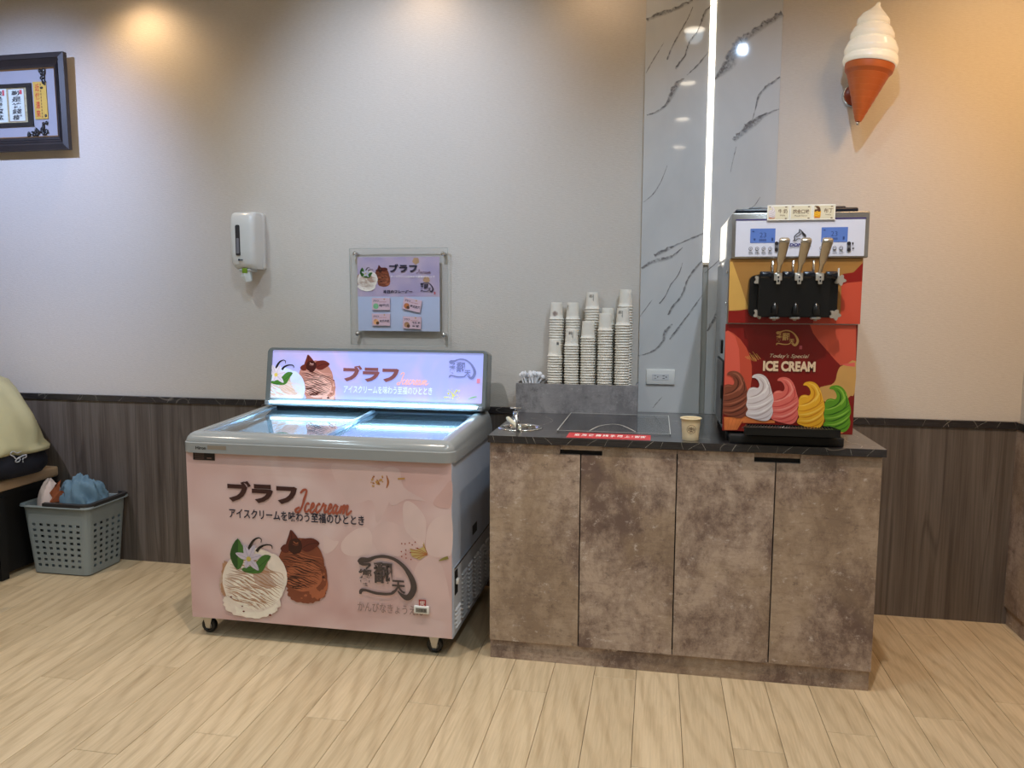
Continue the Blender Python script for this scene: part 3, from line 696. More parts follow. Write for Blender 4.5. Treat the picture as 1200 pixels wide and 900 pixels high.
# ---- cups
M_CUP = mat('white_paper_cup', (238, 231, 218), 0.6, var=0.02, scale=40)
M_CUPIN = mat('cream_paper', (238, 226, 204), 0.6, var=0.02)
M_INK = mat('dark_print_ink', (52, 46, 44), 0.6, var=0.02)
M_MAROON = mat('maroon_print_ink', (112, 62, 58), 0.6, var=0.02)
CR = 0.0345; CH = 0.077; PITCH = 0.01165
def cup_mesh(r=CR, h=CH, inverted=True):
    rt = r*0.745; lip = r*0.066
    # upright profile: foot, wall out, rolled lip, inner wall, inner floor (recessed)
    pr = [(rt*0.90, 0.004*h/CH), (rt*0.93, 0.0), (rt, 0.0), (rt+0.0004, 0.001)]
    for i in range(5):
        t = (i+1)/5; pr.append((rt+(r-lip*1.75-rt)*t, 0.001+(h-2.2*lip-0.001)*t))
    for i in range(7):
        a = -PI/2+PI*1.35*i/6; pr.append((r-lip+lip*math.cos(a), h-lip+lip*math.sin(a)))
    pr += [(r-lip*2.0, h-lip*1.6), ((rt+r)/2-0.002, h*0.5), (rt*0.95, 0.006), (0.0003, 0.0055)]
    foot = [(0.0003, 0.0045), (rt*0.90, 0.0045)]
    pr = foot+pr
    if inverted: pr = [(a, h-z) for a, z in pr][::-1]
    return pr
proto_cup = MB().lathe(cup_mesh(), 28).build('paper_cup', M_CUP)
def wrap(parent, r_at, th0, marks, m, name, z0=0.0):
    """small printed marks wrapped on the cup wall: (dtheta0, z0, dtheta1, z1)"""
    mb = MB()
    for (u0, za, u1, zb) in marks:
        n = 3; vs = []
        for i in range(n+1):
            t = th0+u0+(u1-u0)*i/n
            for zz in (za, zb):
                rr = r_at(zz)+0.0003; vs.append((rr*math.cos(t), rr*math.sin(t), zz))
        mb.add(vs, [(2*i, 2*i+2, 2*i+3, 2*i+1) for i in range(n)])
    o = mb.build(name, m); o.parent = parent; return o
def cup_wall(z): return (CR*0.745)+((CR-CR*0.05)-CR*0.745)*(CH-z)/CH      # inverted cup
def cluster(rows, x0, z0, dx, dz):
    out = []
    for j, row in enumerate(rows):
        for i, c in enumerate(row):
            if c == '#': out.append((x0+i*dx, z0-(j+1)*dz, x0+(i+0.8)*dx, z0-(j+0.2)*dz))
    return out
MARK_ADDR = cluster(['###.##.#', '#.#.#..#', '####.#.#', '##..##.#', '###.##.#', '.......#', '.......#', '.......#', '......##', '.......#', '.......#'], 0, 0.066, 0.085, 0.0026)
MARK_SEAL = cluster(['..###..', '.#.#.#.', '#.###.#', '##.#.##', '.#####.', '#.#.#.#', '.#.#.#.', '..###..'], 0, 0.038, 0.11, 0.0026)
cols_f = [(650.0, 13), (669.5, 17), (688.5, 20), (708.3, 23), (728.6, 25)]
cols_b = [(651.5, 27), (670.5, 27), (692.8, 31), (711.2, 25), (731.5, 32)]
ords = ['leftmost', 'second from the left', 'middle', 'second from the right', 'rightmost']
first = True
def mkcup(x, y, z, label, group=None):
    global first
    o = proto_cup if first else proto_cup.copy()
    if not first: C.objects.link(o)
    first = False
    o.location = (x, y, z); o.rotation_euler.z = random.uniform(0, 6.28)
    return tag(o, label, 'cup', group)
marks = {('front', 0): (MARK_SEAL[:0] or cluster(['###', '###', '###'], 0, 0.066, 0.13, 0.0045), -1.15, M_INK), ('front', 1): (MARK_ADDR, -1.95, M_INK), ('front', 4): (MARK_ADDR, -2.25, M_INK),
         ('back', 0): (MARK_SEAL, -2.05, M_MAROON), ('back', 1): (cluster(['###', '#.#', '###', '..#', '..#', '..#', '..#'], 0, 0.066, 0.11, 0.0034), -2.6, M_INK), ('back', 2): (MARK_ADDR, -1.95, M_INK)}
notes = {('front', 0): 'with a small grey square mark', ('front', 1): 'printed with small dark characters', ('front', 2): 'plain white without print', ('front', 3): 'plain white without print',
         ('front', 4): 'printed with small dark characters', ('back', 0): 'with a round maroon emblem', ('back', 1): 'dark print at left', ('back', 2): 'printed with small dark characters',
         ('back', 3): 'only its cream end showing', ('back', 4): 'plain and tallest of all'}
for row, cols, Y in (('front', cols_f, -0.0985), ('back', cols_b, -0.0375)):
    for i, (u, n) in enumerate(cols):
        X = at(u, 440, Y).x
        for k in range(n):
            z = CUPZ+k*PITCH
            jx, jy = random.uniform(-0.0006, 0.0006), random.uniform(-0.0004, 0.0004)
            if k == n-1:
                o = mkcup(X+jx, Y+jy, z, 'top cup of the %s stack, %s row, %s' % (ords[i], row, notes[(row, i)]))
                if (row, i) in marks:
                    o.rotation_euler.z = 0; ms, th, mm = marks[(row, i)]
                    wrap(o, cup_wall, th, ms, mm, 'printed_mark')
            else:
                mkcup(X+jx, Y+jy, z, 'upside-down white paper cup nested in the %s stack of the %s row' % (ords[i], row), 'cups nested in the %s stack, %s row' % (ords[i], row))
# single upright cup beside the machine
c0 = at(809, 516, -0.705)
r2, h2 = 0.0385, 0.081
sc = MB().lathe(cup_mesh(r2, h2, False), 36).build('paper_cup', mat('cream_paper_cup', (226, 208, 172), 0.55, var=0.02))
sc.location = (c0.x, -0.705, CZ); tag(sc, 'cream paper cup with a round brown emblem standing upright beside the machine', 'cup')
def up_wall(z): return r2*0.745+((r2-r2*0.05)-r2*0.745)*z/h2
mb = MB(); NS = 28
def cup_pt(a, z): rr = up_wall(z)+0.00035; t = -PI/2+0.02+a/rr; return (rr*math.cos(t), rr*math.sin(t), z)
def cup_stroke(pts, w):
    q = smooth_path(pts, 3); vs = []
    for i, (a, z) in enumerate(q):
        A, B = q[max(0, i-1)], q[min(len(q)-1, i+1)]; dx, dz = B[0]-A[0], B[1]-A[1]; L = math.hypot(dx, dz) or 1
        vs += [cup_pt(a-dz/L*w/2, z+dx/L*w/2), cup_pt(a+dz/L*w/2, z-dx/L*w/2)]
    mb.add(vs, [(2*i, 2*i+1, 2*i+3, 2*i+2) for i in range(len(q)-1)])
cz = 0.042
cup_stroke([(0.0155*math.cos(2*PI*i/20), cz+0.0155*math.sin(2*PI*i/20)) for i in range(21)], 0.0012)
for i in range(-2, 3): cup_stroke([(i*0.0052-0.002, cz-0.001), (i*0.0052, cz+0.004-abs(i)*0.0005), (i*0.0052+0.002, cz-0.001)], 0.0013)
for q in ([(-0.009, cz+0.008), (-0.004, cz+0.004), (0, cz+0.008), (0.004, cz+0.004), (0.009, cz+0.008)], [(-0.012, cz-0.003), (0, cz-0.006), (0.012, cz-0.003)],
          [(-0.006, cz-0.010), (0, cz-0.008), (0.006, cz-0.010)], [(0, cz+0.006), (0, cz-0.007)]): cup_stroke(q, 0.0016)
o = mb.build('printed_emblem', mat('brown_emblem_ink', (98, 66, 50), 0.6)); o.parent = sc

# white plastic spoons in the left compartment
M_SPOON = mat('translucent_white_plastic', (232, 232, 236), 0.3, var=0.01)
tray = thing('spoon_tray', 'small grey open tray with white spoons at the left end of the cup box', 'tray', (-0.553, -0.075, CUPZ))
MB().bevbox(-0.605, -0.501, -0.134, -0.006, CUPZ, CUPZ+0.003, 0.0008, 1).build('base', M_STEEL, tray)
b = MB(); b.box(-0.6055, -0.604, -0.134, -0.006, CUPZ+0.003, CUPZ+0.026).box(-0.502, -0.5005, -0.134, -0.006, CUPZ+0.003, CUPZ+0.026).box(-0.604, -0.502, -0.134, -0.1325, CUPZ+0.003, CUPZ+0.02).box(-0.604, -0.502, -0.0075, -0.006, CUPZ+0.003, CUPZ+0.03)
b.build('wall', M_STEEL, tray)
sp = MB(); prof = []
for i in range(9):
    t = i/8; w_ = 0.0032 if t < 0.62 else 0.0032+0.0065*math.sin(PI*(t-0.62)/0.38)**0.7; z_ = 0.078*t; d_ = 0.0 if t < 0.62 else -0.004*math.sin(PI*(t-0.62)/0.38)
    prof.append((w_, z_, d_))
vs = []
for w_, z_, d_ in prof: vs += [(-w_, 0.0006, z_), (w_, 0.0006, z_), (w_*0.9, -0.0006+d_, z_), (-w_*0.9, -0.0006+d_, z_)]
fs = [(0, 1, 2, 3)]+[(4*8, 4*8+3, 4*8+2, 4*8+1)]
for i in range(8):
    for k in range(4): l = (k+1) % 4; fs.append((4*i+k, 4*i+4+k, 4*i+4+l, 4*i+l))
spoon0 = sp.add(vs, fs, True).build('plastic_spoon', M_SPOON)
for i in range(22):
    o = spoon0 if i == 0 else spoon0.copy()
    if i: C.objects.link(o)
    o.location = (-0.586+0.0027*i, -0.10+0.06*((i*7) % 5)/5, CUPZ+0.0065+0.001*(i % 3))
    o.rotation_euler = (random.uniform(-0.35, 0.15), random.uniform(-0.38, 0.38)+(i-11)*0.03, random.uniform(-0.9, 0.9))
    o.scale = (1.15, 1.0, random.uniform(0.7, 0.84))
    tag(o, 'white plastic spoon standing in the small tray left of the cup stacks', 'spoon', 'white spoons in the tray')

# dipper well
dw = thing('dipper_well', 'round stainless steel dipper well sunk into the left end of the countertop', 'sink', (WELL[0], WELL[1], CZ))
Mx = Matrix.Translation((WELL[0], WELL[1], CZ))
MB().lathe([(WR+0.012, 0.0004), (WR+0.0125, 0.0022), (WR+0.006, 0.0042), (WR+0.001, 0.0044), (WR-0.003, 0.0005), (WR-0.004, -0.012), (WR-0.005, -0.024)], 48, Mx).build('rim', M_CHROME, dw)
MB().lathe([(WR-0.005, -0.022), (WR-0.013, -0.05), (WR-0.022, -0.058), (0.02, -0.060), (0.018, -0.064), (0.0005, -0.064)], 48, Mx).build('bowl', M_STEEL, dw)
tp_ = ground(604.5, 494.5, CZ); fx, fy = tp_.x, tp_.y
b = MB(); b.lathe([(0.0175, 0.0003), (0.0175, 0.006), (0.011, 0.009), (0.0095, 0.02), (0.0115, 0.026), (0.0115, 0.044), (0.006, 0.047)], 24, Matrix.Translation((fx, fy, CZ)))
b.build('tap_body', M_CHROME, dw)
MB().tube([(fx, fy, CZ+0.036), (fx+0.008, fy-0.03, CZ+0.040), (fx+0.013, fy-0.044, CZ+0.036), (fx+0.014, fy-0.048, CZ+0.027)], [0.0065, 0.006, 0.006, 0.0062], 12).build('spout', M_CHROME, dw)
MB().tube([(fx, fy, CZ+0.047), (fx, fy, CZ+0.056)], 0.004, 10).bevbox(fx-0.023, fx+0.024, fy-0.009, fy+0.009, CZ+0.055, CZ+0.0615, 0.002).build('lever_handle', M_CHROME, dw)
# scoop with ivory handle standing in the well
sco = thing('ice_cream_scoop', 'scoop with ivory round handle leaning in the dipper well', 'scoop', (WELL[0]-0.01, WELL[1], CZ-0.055))
pA = Vector(ground(609, 502.5, CZ+0.012)); pB = at(594.5, 489.5, -0.575)
MB().tube([pA.lerp(pB, t) for t in (0, 0.25, 0.5, 0.75, 0.95, 1.0)], [0.0065, 0.0072, 0.008, 0.0085, 0.008, 0.005], 14).build('handle', mat('ivory_handle', (206, 200, 178), 0.4), sco)
MB().tube([pA+Vector((-0.008, 0, -0.01)).lerp(Vector((-0.014, 0.0, 0.05)), t) for t in (0, 1)], 0.005, 10).build('thumb_lever', M_STEEL, sco)
pC = pA+Vector((0.012, 0.012, -0.036))
MB().tube([pA, pA.lerp(pC, 0.6), pC], [0.006, 0.005, 0.006], 10).ellip((pC.x+0.006, pC.y-0.004, pC.z-0.002), 0.020, 0.020, 0.016).build('bowl', M_CHROME, sco)

# clear cover plate on the countertop, red notice strip
M_CLEAR = clear_mat('clear_acrylic', (0.99, 0.993, 0.993), 0.03, 0.7, 0.0)
gp = thing('cover_plate', 'clear rectangular acrylic plate lying on the countertop before the cup box', 'cover', (-0.155, -0.4, CZ))
gx0, gx1, gy0, gy1 = -0.366, 0.060, -0.640, -0.152
MB().bevbox(gx0, gx1, gy0, gy1, CZ+0.0004, CZ+0.0064, 0.001, 1).build('sheet', M_CLEAR, gp)
b = MB(); e = 0.0035
MWL = mat('frosted_edge', (176, 176, 172), 0.4)
for q in ((gx0, gx1, gy0, gy0+e), (gx0, gx1, gy1-e, gy1), (gx0, gx0+e, gy0+e, gy1-e), (gx1-e, gx1, gy0+e, gy1-e)): b.box(*q, CZ+0.0065, CZ+0.0072)
b.build('edge_strip', MWL, gp)
pa = Plane((0, 0, CZ+0.0066), (1, 0, 0), (0, 1, 0)); A = Art(pa)
A.stroke([pa.px(*q) for q in [(691, 504.5), (700, 500), (708, 498), (718, 497), (727, 498), (735, 501), (745, 506)]], 0.004, mat('pale_scratch_line', (200, 196, 186), 0.4), 5)
A.build('curved_line', gp)
rs = thing('notice_strip', 'red strip with small white characters taped along the front of the countertop', 'sign', (-0.165, -0.7, CZ))
MB().bevbox(-0.317, -0.013, -0.755, -0.646, CZ+0.0003, CZ+0.0013, 0.0004, 1).build('strip', mat('red_notice', (196, 52, 58), 0.4, var=0.03), rs)
pr_ = Plane((0, 0, CZ+0.0014), (1, 0, 0), (0, 1, 0)); A = Art(pr_)
A.text('取 用 後 請 隨 手 關 上 ! 謝謝', -0.292, -0.72, -0.03, -0.672, mat('white_print', (240, 232, 228), 0.5), bold=0.02)
A.build('lettering', rs)

# wall outlet on the marble
wo = thing('power_outlet', 'white horizontal double socket plate on the marble panel above the countertop', 'outlet', (0.02, -0.014, 1.03))
o0 = at(757, 451, -0.014); o1 = at(791, 432, -0.014)
MB().bevbox(o0.x, o1.x, -0.022, -0.0142, 0.9965, 1.0655, 0.0025, 2).build('cover_plate', M_WHITE, wo)
ocx, ocz = (o0.x+o1.x)/2, 1.031
MB().bevbox(ocx-0.037, ocx+0.037, -0.0235, -0.022, ocz-0.0135, ocz+0.0135, 0.0005, 1).build('socket_insert', mat('socket_grey_white', (205, 206, 208), 0.35), wo)
for sx in (-0.0185, 0.0185):
    h = MB(); h.box(ocx+sx-0.009, ocx+sx-0.001, -0.0238, -0.0234, ocz+0.005, ocz+0.0072).box(ocx+sx-0.009, ocx+sx+0.0005, -0.0238, -0.0234, ocz-0.0072, ocz-0.0048)
    h.lathe([(0.0001, 0), (0.0026, 0), (0.0026, 0.0004), (0.0001, 0.0004)], 14, Matrix.Translation((ocx+sx+0.007, -0.0234, ocz)) @ Matrix.Rotation(PI/2, 4, 'X'))
    h.build('socket_holes', M_MATBLACK, wo)

# ================================================================== FREEZER
FX0, FX1, FY0, FY1 = -1.834, -0.738, -0.790, -0.10
fz = thing('chest_freezer', 'wide pink printed ice cream chest freezer with lit sign standing beside the counter', 'freezer', ((FX0+FX1)/2, (FY0+FY1)/2, 0))
M_FBODY = mat('silver_grey_painted_steel', (186, 198, 218), 0.32, 0.0, var=0.02)
M_RIM = mat('light_grey_freezer_rim', (150, 154, 156), 0.16, 0.0, var=0.02)
M_TUB = mat('white_freezer_liner', (214, 226, 238), 0.3, var=0.01)
b = MB(); zb, zt = 0.08, 0.767
b.box(FX0, FX1, FY0, FY1, zb, zb+0.02).box(FX0, FX0+0.02, FY0, FY1, zb+0.02, zt).box(FX1-0.02, FX1, FY0, FY1, zb+0.02, zt).box(FX0+0.02, FX1-0.02, FY0, FY0+0.02, zb+0.02, zt).box(FX0+0.02, FX1-0.02, FY1-0.02, FY1, zb+0.02, zt)
b.build('cabinet_body', M_FBODY, fz)
b = MB(); tx0, tx1, ty0, ty1, tzb = FX0+0.07, FX1-0.07, FY0+0.075, FY1-0.06, 0.34
v = [(tx0, ty0, tzb), (tx1, ty0, tzb), (tx1, ty1, tzb), (tx0, ty1, tzb), (tx0, ty0, 0.815), (tx1, ty0, 0.815), (tx1, ty1, 0.835), (tx0, ty1, 0.835)]
b.add(v, [(0, 1, 2, 3), (0, 4, 5, 1), (1, 5, 6, 2), (2, 6, 7, 3), (3, 7, 4, 0)]).build('liner', M_TUB, fz)
# tubs of ice cream inside, half seen through the glass
cols_t = [('pale_cream_ice', (238, 226, 206)), ('pink_ice', (226, 190, 186)), ('white_ice', (236, 236, 236)), ('chocolate_ice', (120, 76, 56)), ('green_ice', (186, 208, 170)), ('lilac_ice', (206, 196, 220))]
tn = ['pale cream', 'pale pink', 'white', 'chocolate brown', 'pale green', 'lilac']; tubs = []
for i in range(3):
    for j in range(2):
        k = j*3+i; X0 = tx0+0.03+i*0.31; Y0 = ty0+0.03+j*0.235
        t = thing('ice_cream_tub', 'rectangular tub of %s ice cream inside the freezer under the glass lids' % tn[k], 'tub', (X0+0.14, Y0+0.11, tzb))
        MB().box(X0, X0+0.28, Y0, Y0+0.004, tzb+0.001, 0.56).box(X0, X0+0.28, Y0+0.206, Y0+0.21, tzb+0.001, 0.56).box(X0, X0+0.004, Y0, Y0+0.21, tzb+0.001, 0.56).box(X0+0.276, X0+0.28, Y0, Y0+0.21, tzb+0.001, 0.56).box(X0, X0+0.28, Y0, Y0+0.21, tzb+0.001, tzb+0.006).build('container', M_WHITE, t)
        s = MB(); n = 10; vs = []; fs = []
        for a in range(n+1):
            for c in range(n+1):
                vs.append((X0+0.004+0.272*a/n, Y0+0.004+0.202*c/n, 0.535+0.008*math.sin(a*1.1+k)*math.cos(c*0.9)))
        for a in range(n):
            for c in range(n): fs.append((a*(n+1)+c, (a+1)*(n+1)+c, (a+1)*(n+1)+c+1, a*(n+1)+c+1))
        s.add(vs, fs, True).build('ice_cream', mat(cols_t[k][0], cols_t[k][1], 0.5, scale=40), t)
# rounded rim frame: profile swept round the top
def rim_loop(d, z, slope, cr=0.045, n=5):
    x0_, x1_, y0_, y1_ = FX0-0.012+d, FX1+0.012-d, FY0-0.018+d, FY1+0.012-d; r = max(0.006, cr-d); out = []
    for cx, cy, a0 in ((x1_-r, y0_+r, -PI/2), (x1_-r, y1_-r, 0), (x0_+r, y1_-r, PI/2), (x0_+r, y0_+r, PI)):
        for i in range(n+1):
            a = a0+PI/2*i/n; X, Y = cx+r*math.cos(a), cy+r*math.sin(a); out.append((X, Y, z+slope*(Y-FY0)))
    return out
SL = 0.050
prof = [(0.02, 0.762, 0), (0.0, 0.764, 0), (0.0, 0.803, 0.0), (0.004, 0.8065, 0.3), (0.004, 0.809, 0.4), (0.010, 0.822, 0.7), (0.022, 0.834, 1), (0.036, 0.8405, 1), (0.050, 0.842, 1), (0.062, 0.8395, 1), (0.064, 0.834, 1), (0.066, 0.815, 1), (0.082, 0.812, 1), (0.082, 0.79, 1)]
loops = [rim_loop(d, z, SL*s) for d, z, s in prof]; n = len(loops[0]); vs = sum(loops, []); fs = []
for j in range(len(loops)-1):
    for i in range(n): k = (i+1) % n; fs.append((j*n+i, j*n+k, (j+1)*n+k, (j+1)*n+i))
weighted(MB().add(vs, fs, True).build('rim', M_RIM, fz), 40)
M_ALU = mat('pale_lid_frame', (176, 190, 204), 0.22, 0.5, var=0.02)
M_GLASS = clear_mat('lid_glass', (0.93, 0.96, 0.97), 0.015, 1.6, 0.06)
def zy(Y, z0): return z0+SL*(Y-FY0)
def lid(x0, x1, z0, label, handle_x):
    y0, y1 = FY0+0.050, FY1-0.050; g = MB()
    def slab(xa, xb, ya, yb, h0, h1, mb):
        P = [(xa, ya), (xb, ya), (xb, yb), (xa, yb)]
        mb.add([(x, y, zy(y, h0)) for x, y in P]+[(x, y, zy(y, h1)) for x, y in P], [(3, 2, 1, 0), (4, 5, 6, 7), (0, 1, 5, 4), (1, 2, 6, 5), (2, 3, 7, 6), (3, 0, 4, 7)])
    fr = slab(x0+0.01, x1-0.01, y0+0.01, y1-0.01, z0, z0+0.004, g)
    go = g.build('glass_lid', M_GLASS, fz); go['label'] = label
    f = MB(); w = 0.014
    slab(x0, x0+w, y0, y1, z0-0.003, z0+0.007, f); slab(x1-w, x1, y0, y1, z0-0.003, z0+0.007, f); slab(x0+w, x1-w, y0, y0+w, z0-0.003, z0+0.006, f); slab(x0+w, x1-w, y1-w, y1, z0-0.003, z0+0.006, f)
    f.build('lid_frame', M_ALU, go)
    h = MB(); slab(handle_x-0.012, handle_x+0.012, y1-0.06, y1-0.01, z0+0.007, z0+0.013, h); h.build('lid_grip', M_ALU, go)
lid(FX0+0.057, -1.262, 0.830, 'upper sliding glass lid on the left', FX0+0.075)
lid(-1.292, FX1-0.057, 0.817, 'lower sliding glass lid on the right', FX1-0.075)
# printed front sheet
M_BLOS = blossom('pink_blossom_print', [(200, 162, 160), (214, 184, 182), (226, 206, 206)], 3.2, rough=0.28)
MB().bevbox(FX0+0.002, FX1-0.002, FY0-0.004, FY0, 0.0815, 0.7655, 0.001, 1).build('front_panel', M_BLOS, fz)
fp = Plane((0, FY0-0.0042, 0)); art = Art(fp)
pb1 = mat('blossom_petal_print', (214, 186, 184), 0.28, scale=6, var=0.08); pb2 = mat('blossom_petal_light_print', (219, 194, 191), 0.28, scale=6, var=0.07); pb3 = mat('blossom_deep_print', (208, 172, 168), 0.28, scale=5, var=0.08)
def cr_(x, y, ox=380, oy=540, s=6.431): return fp.px(ox+x/s, oy+y/s)
for pts, mt in [([(60, 20), (300, 40), (560, 100), (520, 240), (400, 470), (360, 300), (200, 330), (110, 200)], pb1),
                ([(600, 320), (640, 305), (700, 345), (755, 420), (768, 500), (750, 640), (680, 620), (610, 520), (592, 400)], pb2),
                ([(780, 510), (830, 440), (890, 415), (960, 420), (960, 690), (880, 730), (780, 700), (765, 610)], pb2),
                ([(775, 715), (830, 730), (890, 800), (940, 1000), (940, 1200), (720, 1150), (650, 1000), (690, 800)], pb1),
                ([(420, 470), (520, 465), (600, 520), (700, 620), (760, 690), (640, 670), (560, 720), (420, 700), (360, 560)], pb1),
                ([(130, 620), (200, 540), (300, 500), (360, 560), (340, 690), (220, 720), (140, 690)], pb2),
                ([(0, 560), (60, 600), (110, 610), (60, 680), (0, 690)], pb2),
                ([(820, 320), (890, 220), (960, 150), (960, 330), (900, 360)], pb3), ([(430, 80), (560, 60), (600, 200), (760, 300), (620, 290), (500, 330)], pb1)]:
    art.poly([cr_(*q) for q in pts], mt, 4)
for cx, cy, dx, dy, s in [(400, 160, 0, 0, 1)]:
    for i in range(26):
        a = random.uniform(0, 6.28); r_ = random.uniform(5, 62); art.disc(*cr_(395+r_*math.cos(a)*1.1, 150+r_*math.sin(a)*0.8), 0.0035*random.uniform(0.6, 1.4), random.choice((mat('stamen_gold', (196, 150, 84), 0.3), mat('stamen_brown', (168, 104, 60), 0.3))), 8)
art.stroke([cr_(*q) for q in [(470, 110), (482, 160), (470, 205)]], [0.003, 0.008, 0.003], mat('stamen_brown', (168, 104, 60), 0.3))
art.stroke([cr_(*q) for q in [(555, 135), (608, 132)]], [0.006, 0.006], mat('stamen_gold', (196, 150, 84), 0.3), 0)
art.poly([cr_(*q) for q in [(778, 705), (750, 610), (745, 650), (690, 670), (645, 660), (660, 720), (720, 745)]], mat('stamen_pale', (190, 168, 110), 0.3), 0)
for q in ((778, 705, 650, 665), (778, 706, 650, 690), (778, 708, 665, 720), (778, 708, 700, 735), (778, 700, 745, 630), (778, 702, 690, 655)):
    art.stroke([cr_(q[0], q[1]), cr_((q[0]+q[2])/2, (q[1]+q[3])/2-4), cr_(q[2], q[3])], 0.0028, mat('stamen_brown', (168, 104, 60), 0.3), 2, up=False)
for q in ((585, 623), (610, 625), (642, 618), (686, 612), (664, 632), (582, 683), (615, 672), (615, 703), (585, 720), (618, 732), (655, 742), (705, 658), (650, 690)): art.disc(*cr_(*q), 0.0028, mat('stamen_red', (150, 62, 48), 0.3), 8)
art.stroke([cr_(*q) for q in [(865, 752), (900, 738), (935, 728)]], [0.003, 0.010, 0.012], mat('bud_green', (140, 130, 66), 0.3))
art.build('blossom_print', fz)
art = Art(fp); ink = mat('dark_brown_ink', (62, 34, 34), 0.3); 
art.ptext('ブラフ', (266.5, 562.5, 349, 592), ink, bold=0.06, res=2)
a0, b0 = fp.px(344.5, 600); a1, b1 = fp.px(420, 584)
script_icecream(art, a0+0.012, b0, (a1-a0)*0.96, (b1-b0)*1.35, mat('terracotta_ink', (164, 84, 64), 0.3))
A0, B1 = fp.px(269, 601); A1, B0 = fp.px(427, 613)
art.text('アイスクリームを味わう至福のひととき', A0, 0.505, A1, 0.545, mat('navy_ink', (40, 40, 58), 0.3), bold=0.02)
art.build('title_lettering', fz)
art = Art(fp); sc_ = 7.2
Uf = lambda x, y: fp.px(250+x/sc_, 610+y/sc_); kf = (Uf(600, 500)[0]-Uf(500, 500)[0])/100.0
scoops(art, Uf, kf); art.build('scoop_print', fz)
art = Art(fp); la = fp.px(421, 694); lb = fp.px(487, 694); 
logo(art, la[0], fp.px(421, 700)[1]+0.002, lb[0]-la[0]+0.004, mat('charcoal_brown_ink', (72, 62, 62), 0.3), mat('red_seal_ink', (162, 44, 46), 0.3), mat('seal_pale_ink', (222, 200, 196), 0.3))
e0 = fp.px(420, 714); e1 = fp.px(493, 705)
art.text('かんびなきょうえん', e0[0], fp.px(420, 715)[1], e1[0]+0.012, fp.px(420, 704)[1], mat('grey_brown_ink', (150, 126, 122), 0.3), bold=0.01)
art.build('logo_print', fz)
# small digital thermometer and maker's labels
tm0 = fp.px(486, 718); tm1 = fp.px(503.5, 709)
tm = thing('thermometer', 'small white digital thermometer stuck low on the pink freezer front', 'thermometer', (tm0[0], FY0-0.004, tm0[1]))
MB().bevbox(tm0[0], tm1[0], FY0-0.016, FY0-0.0062, tm0[1]+0.002, tm0[1]+0.032, 0.002).build('case', M_WHITE, tm)
MB().box(tm0[0]+0.008, tm1[0]-0.008, FY0-0.0168, FY0-0.016, tm0[1]+0.008, tm0[1]+0.025).build('display', mat('lcd_grey', (120, 118, 112), 0.3), tm)
pp = Plane((0, FY0-0.017, 0)); A = Art(pp); A.text('-18.8', tm0[0]+0.016, tm0[1]+0.011, tm1[0]-0.012, tm0[1]+0.022, M_INK, bold=0.01); A.build('digits', tm)
pr2 = Plane((0, FY0-0.0182, 0)); A = Art(pr2)
A.ptext('Hiron', (229, 522.8, 241.3, 527.0), M_MATBLACK, bold=0.035)
q0 = pr2.px(243, 522); q1 = pr2.px(265, 527.5); A.rect(q0[0], q1[1], q1[0], q0[1], mat('name_plate_silver', (150, 140, 128), 0.35, 0.3)); A.build('maker_mark', fz)
q0 = fp.px(226.5, 529.5); q1 = fp.px(252, 539.5); z0_, z1_ = 0.733, 0.7645
MB().box(q0[0], q1[0], FY0-0.0066, FY0-0.0055, z0_, z1_).build('rating_label', mat('black_label', (26, 18, 18), 0.4), fz)
A = Art(Plane((0, FY0-0.0068, 0))); gl_ = mat('label_grey_ink', (120, 92, 84), 0.5)
for r in range(5): A.rect(q0[0]+0.006, z1_-0.006-r*0.0055, q0[0]+0.048, z1_-0.0045-r*0.0055, gl_)
A.rect(q0[0]+0.060, z0_+0.006, q0[0]+0.080, z0_+0.011, gl_); A.build('label_lines', fz)
# right side: louvred panel, latch
b = MB(); X = FX1
b.box(X, X+0.002, FY0+0.012, FY1-0.01, 0.09, 0.352); lp = b.build('louvre_panel', mat('side_panel_grey', (196, 202, 212), 0.4, 0.0), fz)
MB().box(X+0.002, X+0.005, FY0+0.012, FY1-0.01, 0.349, 0.354).build('panel_edge', M_CHROME, lp)
b = MB()
for c in range(6):
    y0 = FY0+0.03+c*0.105
    for r in range(11):
        z = 0.108+r*0.0175
        if c == 0 and r > 4: continue
        b.add([(X+0.002, y0, z), (X+0.002, y0+0.075, z), (X+0.008, y0+0.073, z+0.002), (X+0.008, y0+0.002, z+0.002), (X+0.002, y0, z+0.009), (X+0.002, y0+0.075, z+0.009)], [(0, 1, 2, 3), (3, 2, 5, 4), (0, 3, 4), (1, 5, 2)])
o = b.build('louvres', mat('louvre_light_grey', (214, 218, 224), 0.4, 0.0), lp); o['kind'] = 'stuff'
lt = MB().box(X+0.002, X+0.0045, FY0+0.022, FY0+0.062, 0.245, 0.338).build('handle_recess', M_MATBLACK, fz)
MB().bevbox(X+0.003, X+0.014, FY0+0.03, FY0+0.054, 0.285, 0.305, 0.003).build('handle_bar', M_WHITE, lt)
MB().box(X+0.0002, X+0.001, -0.47, -0.39, 0.39, 0.43).build('sticker', mat('dark_sticker', (50, 54, 64), 0.4), fz)
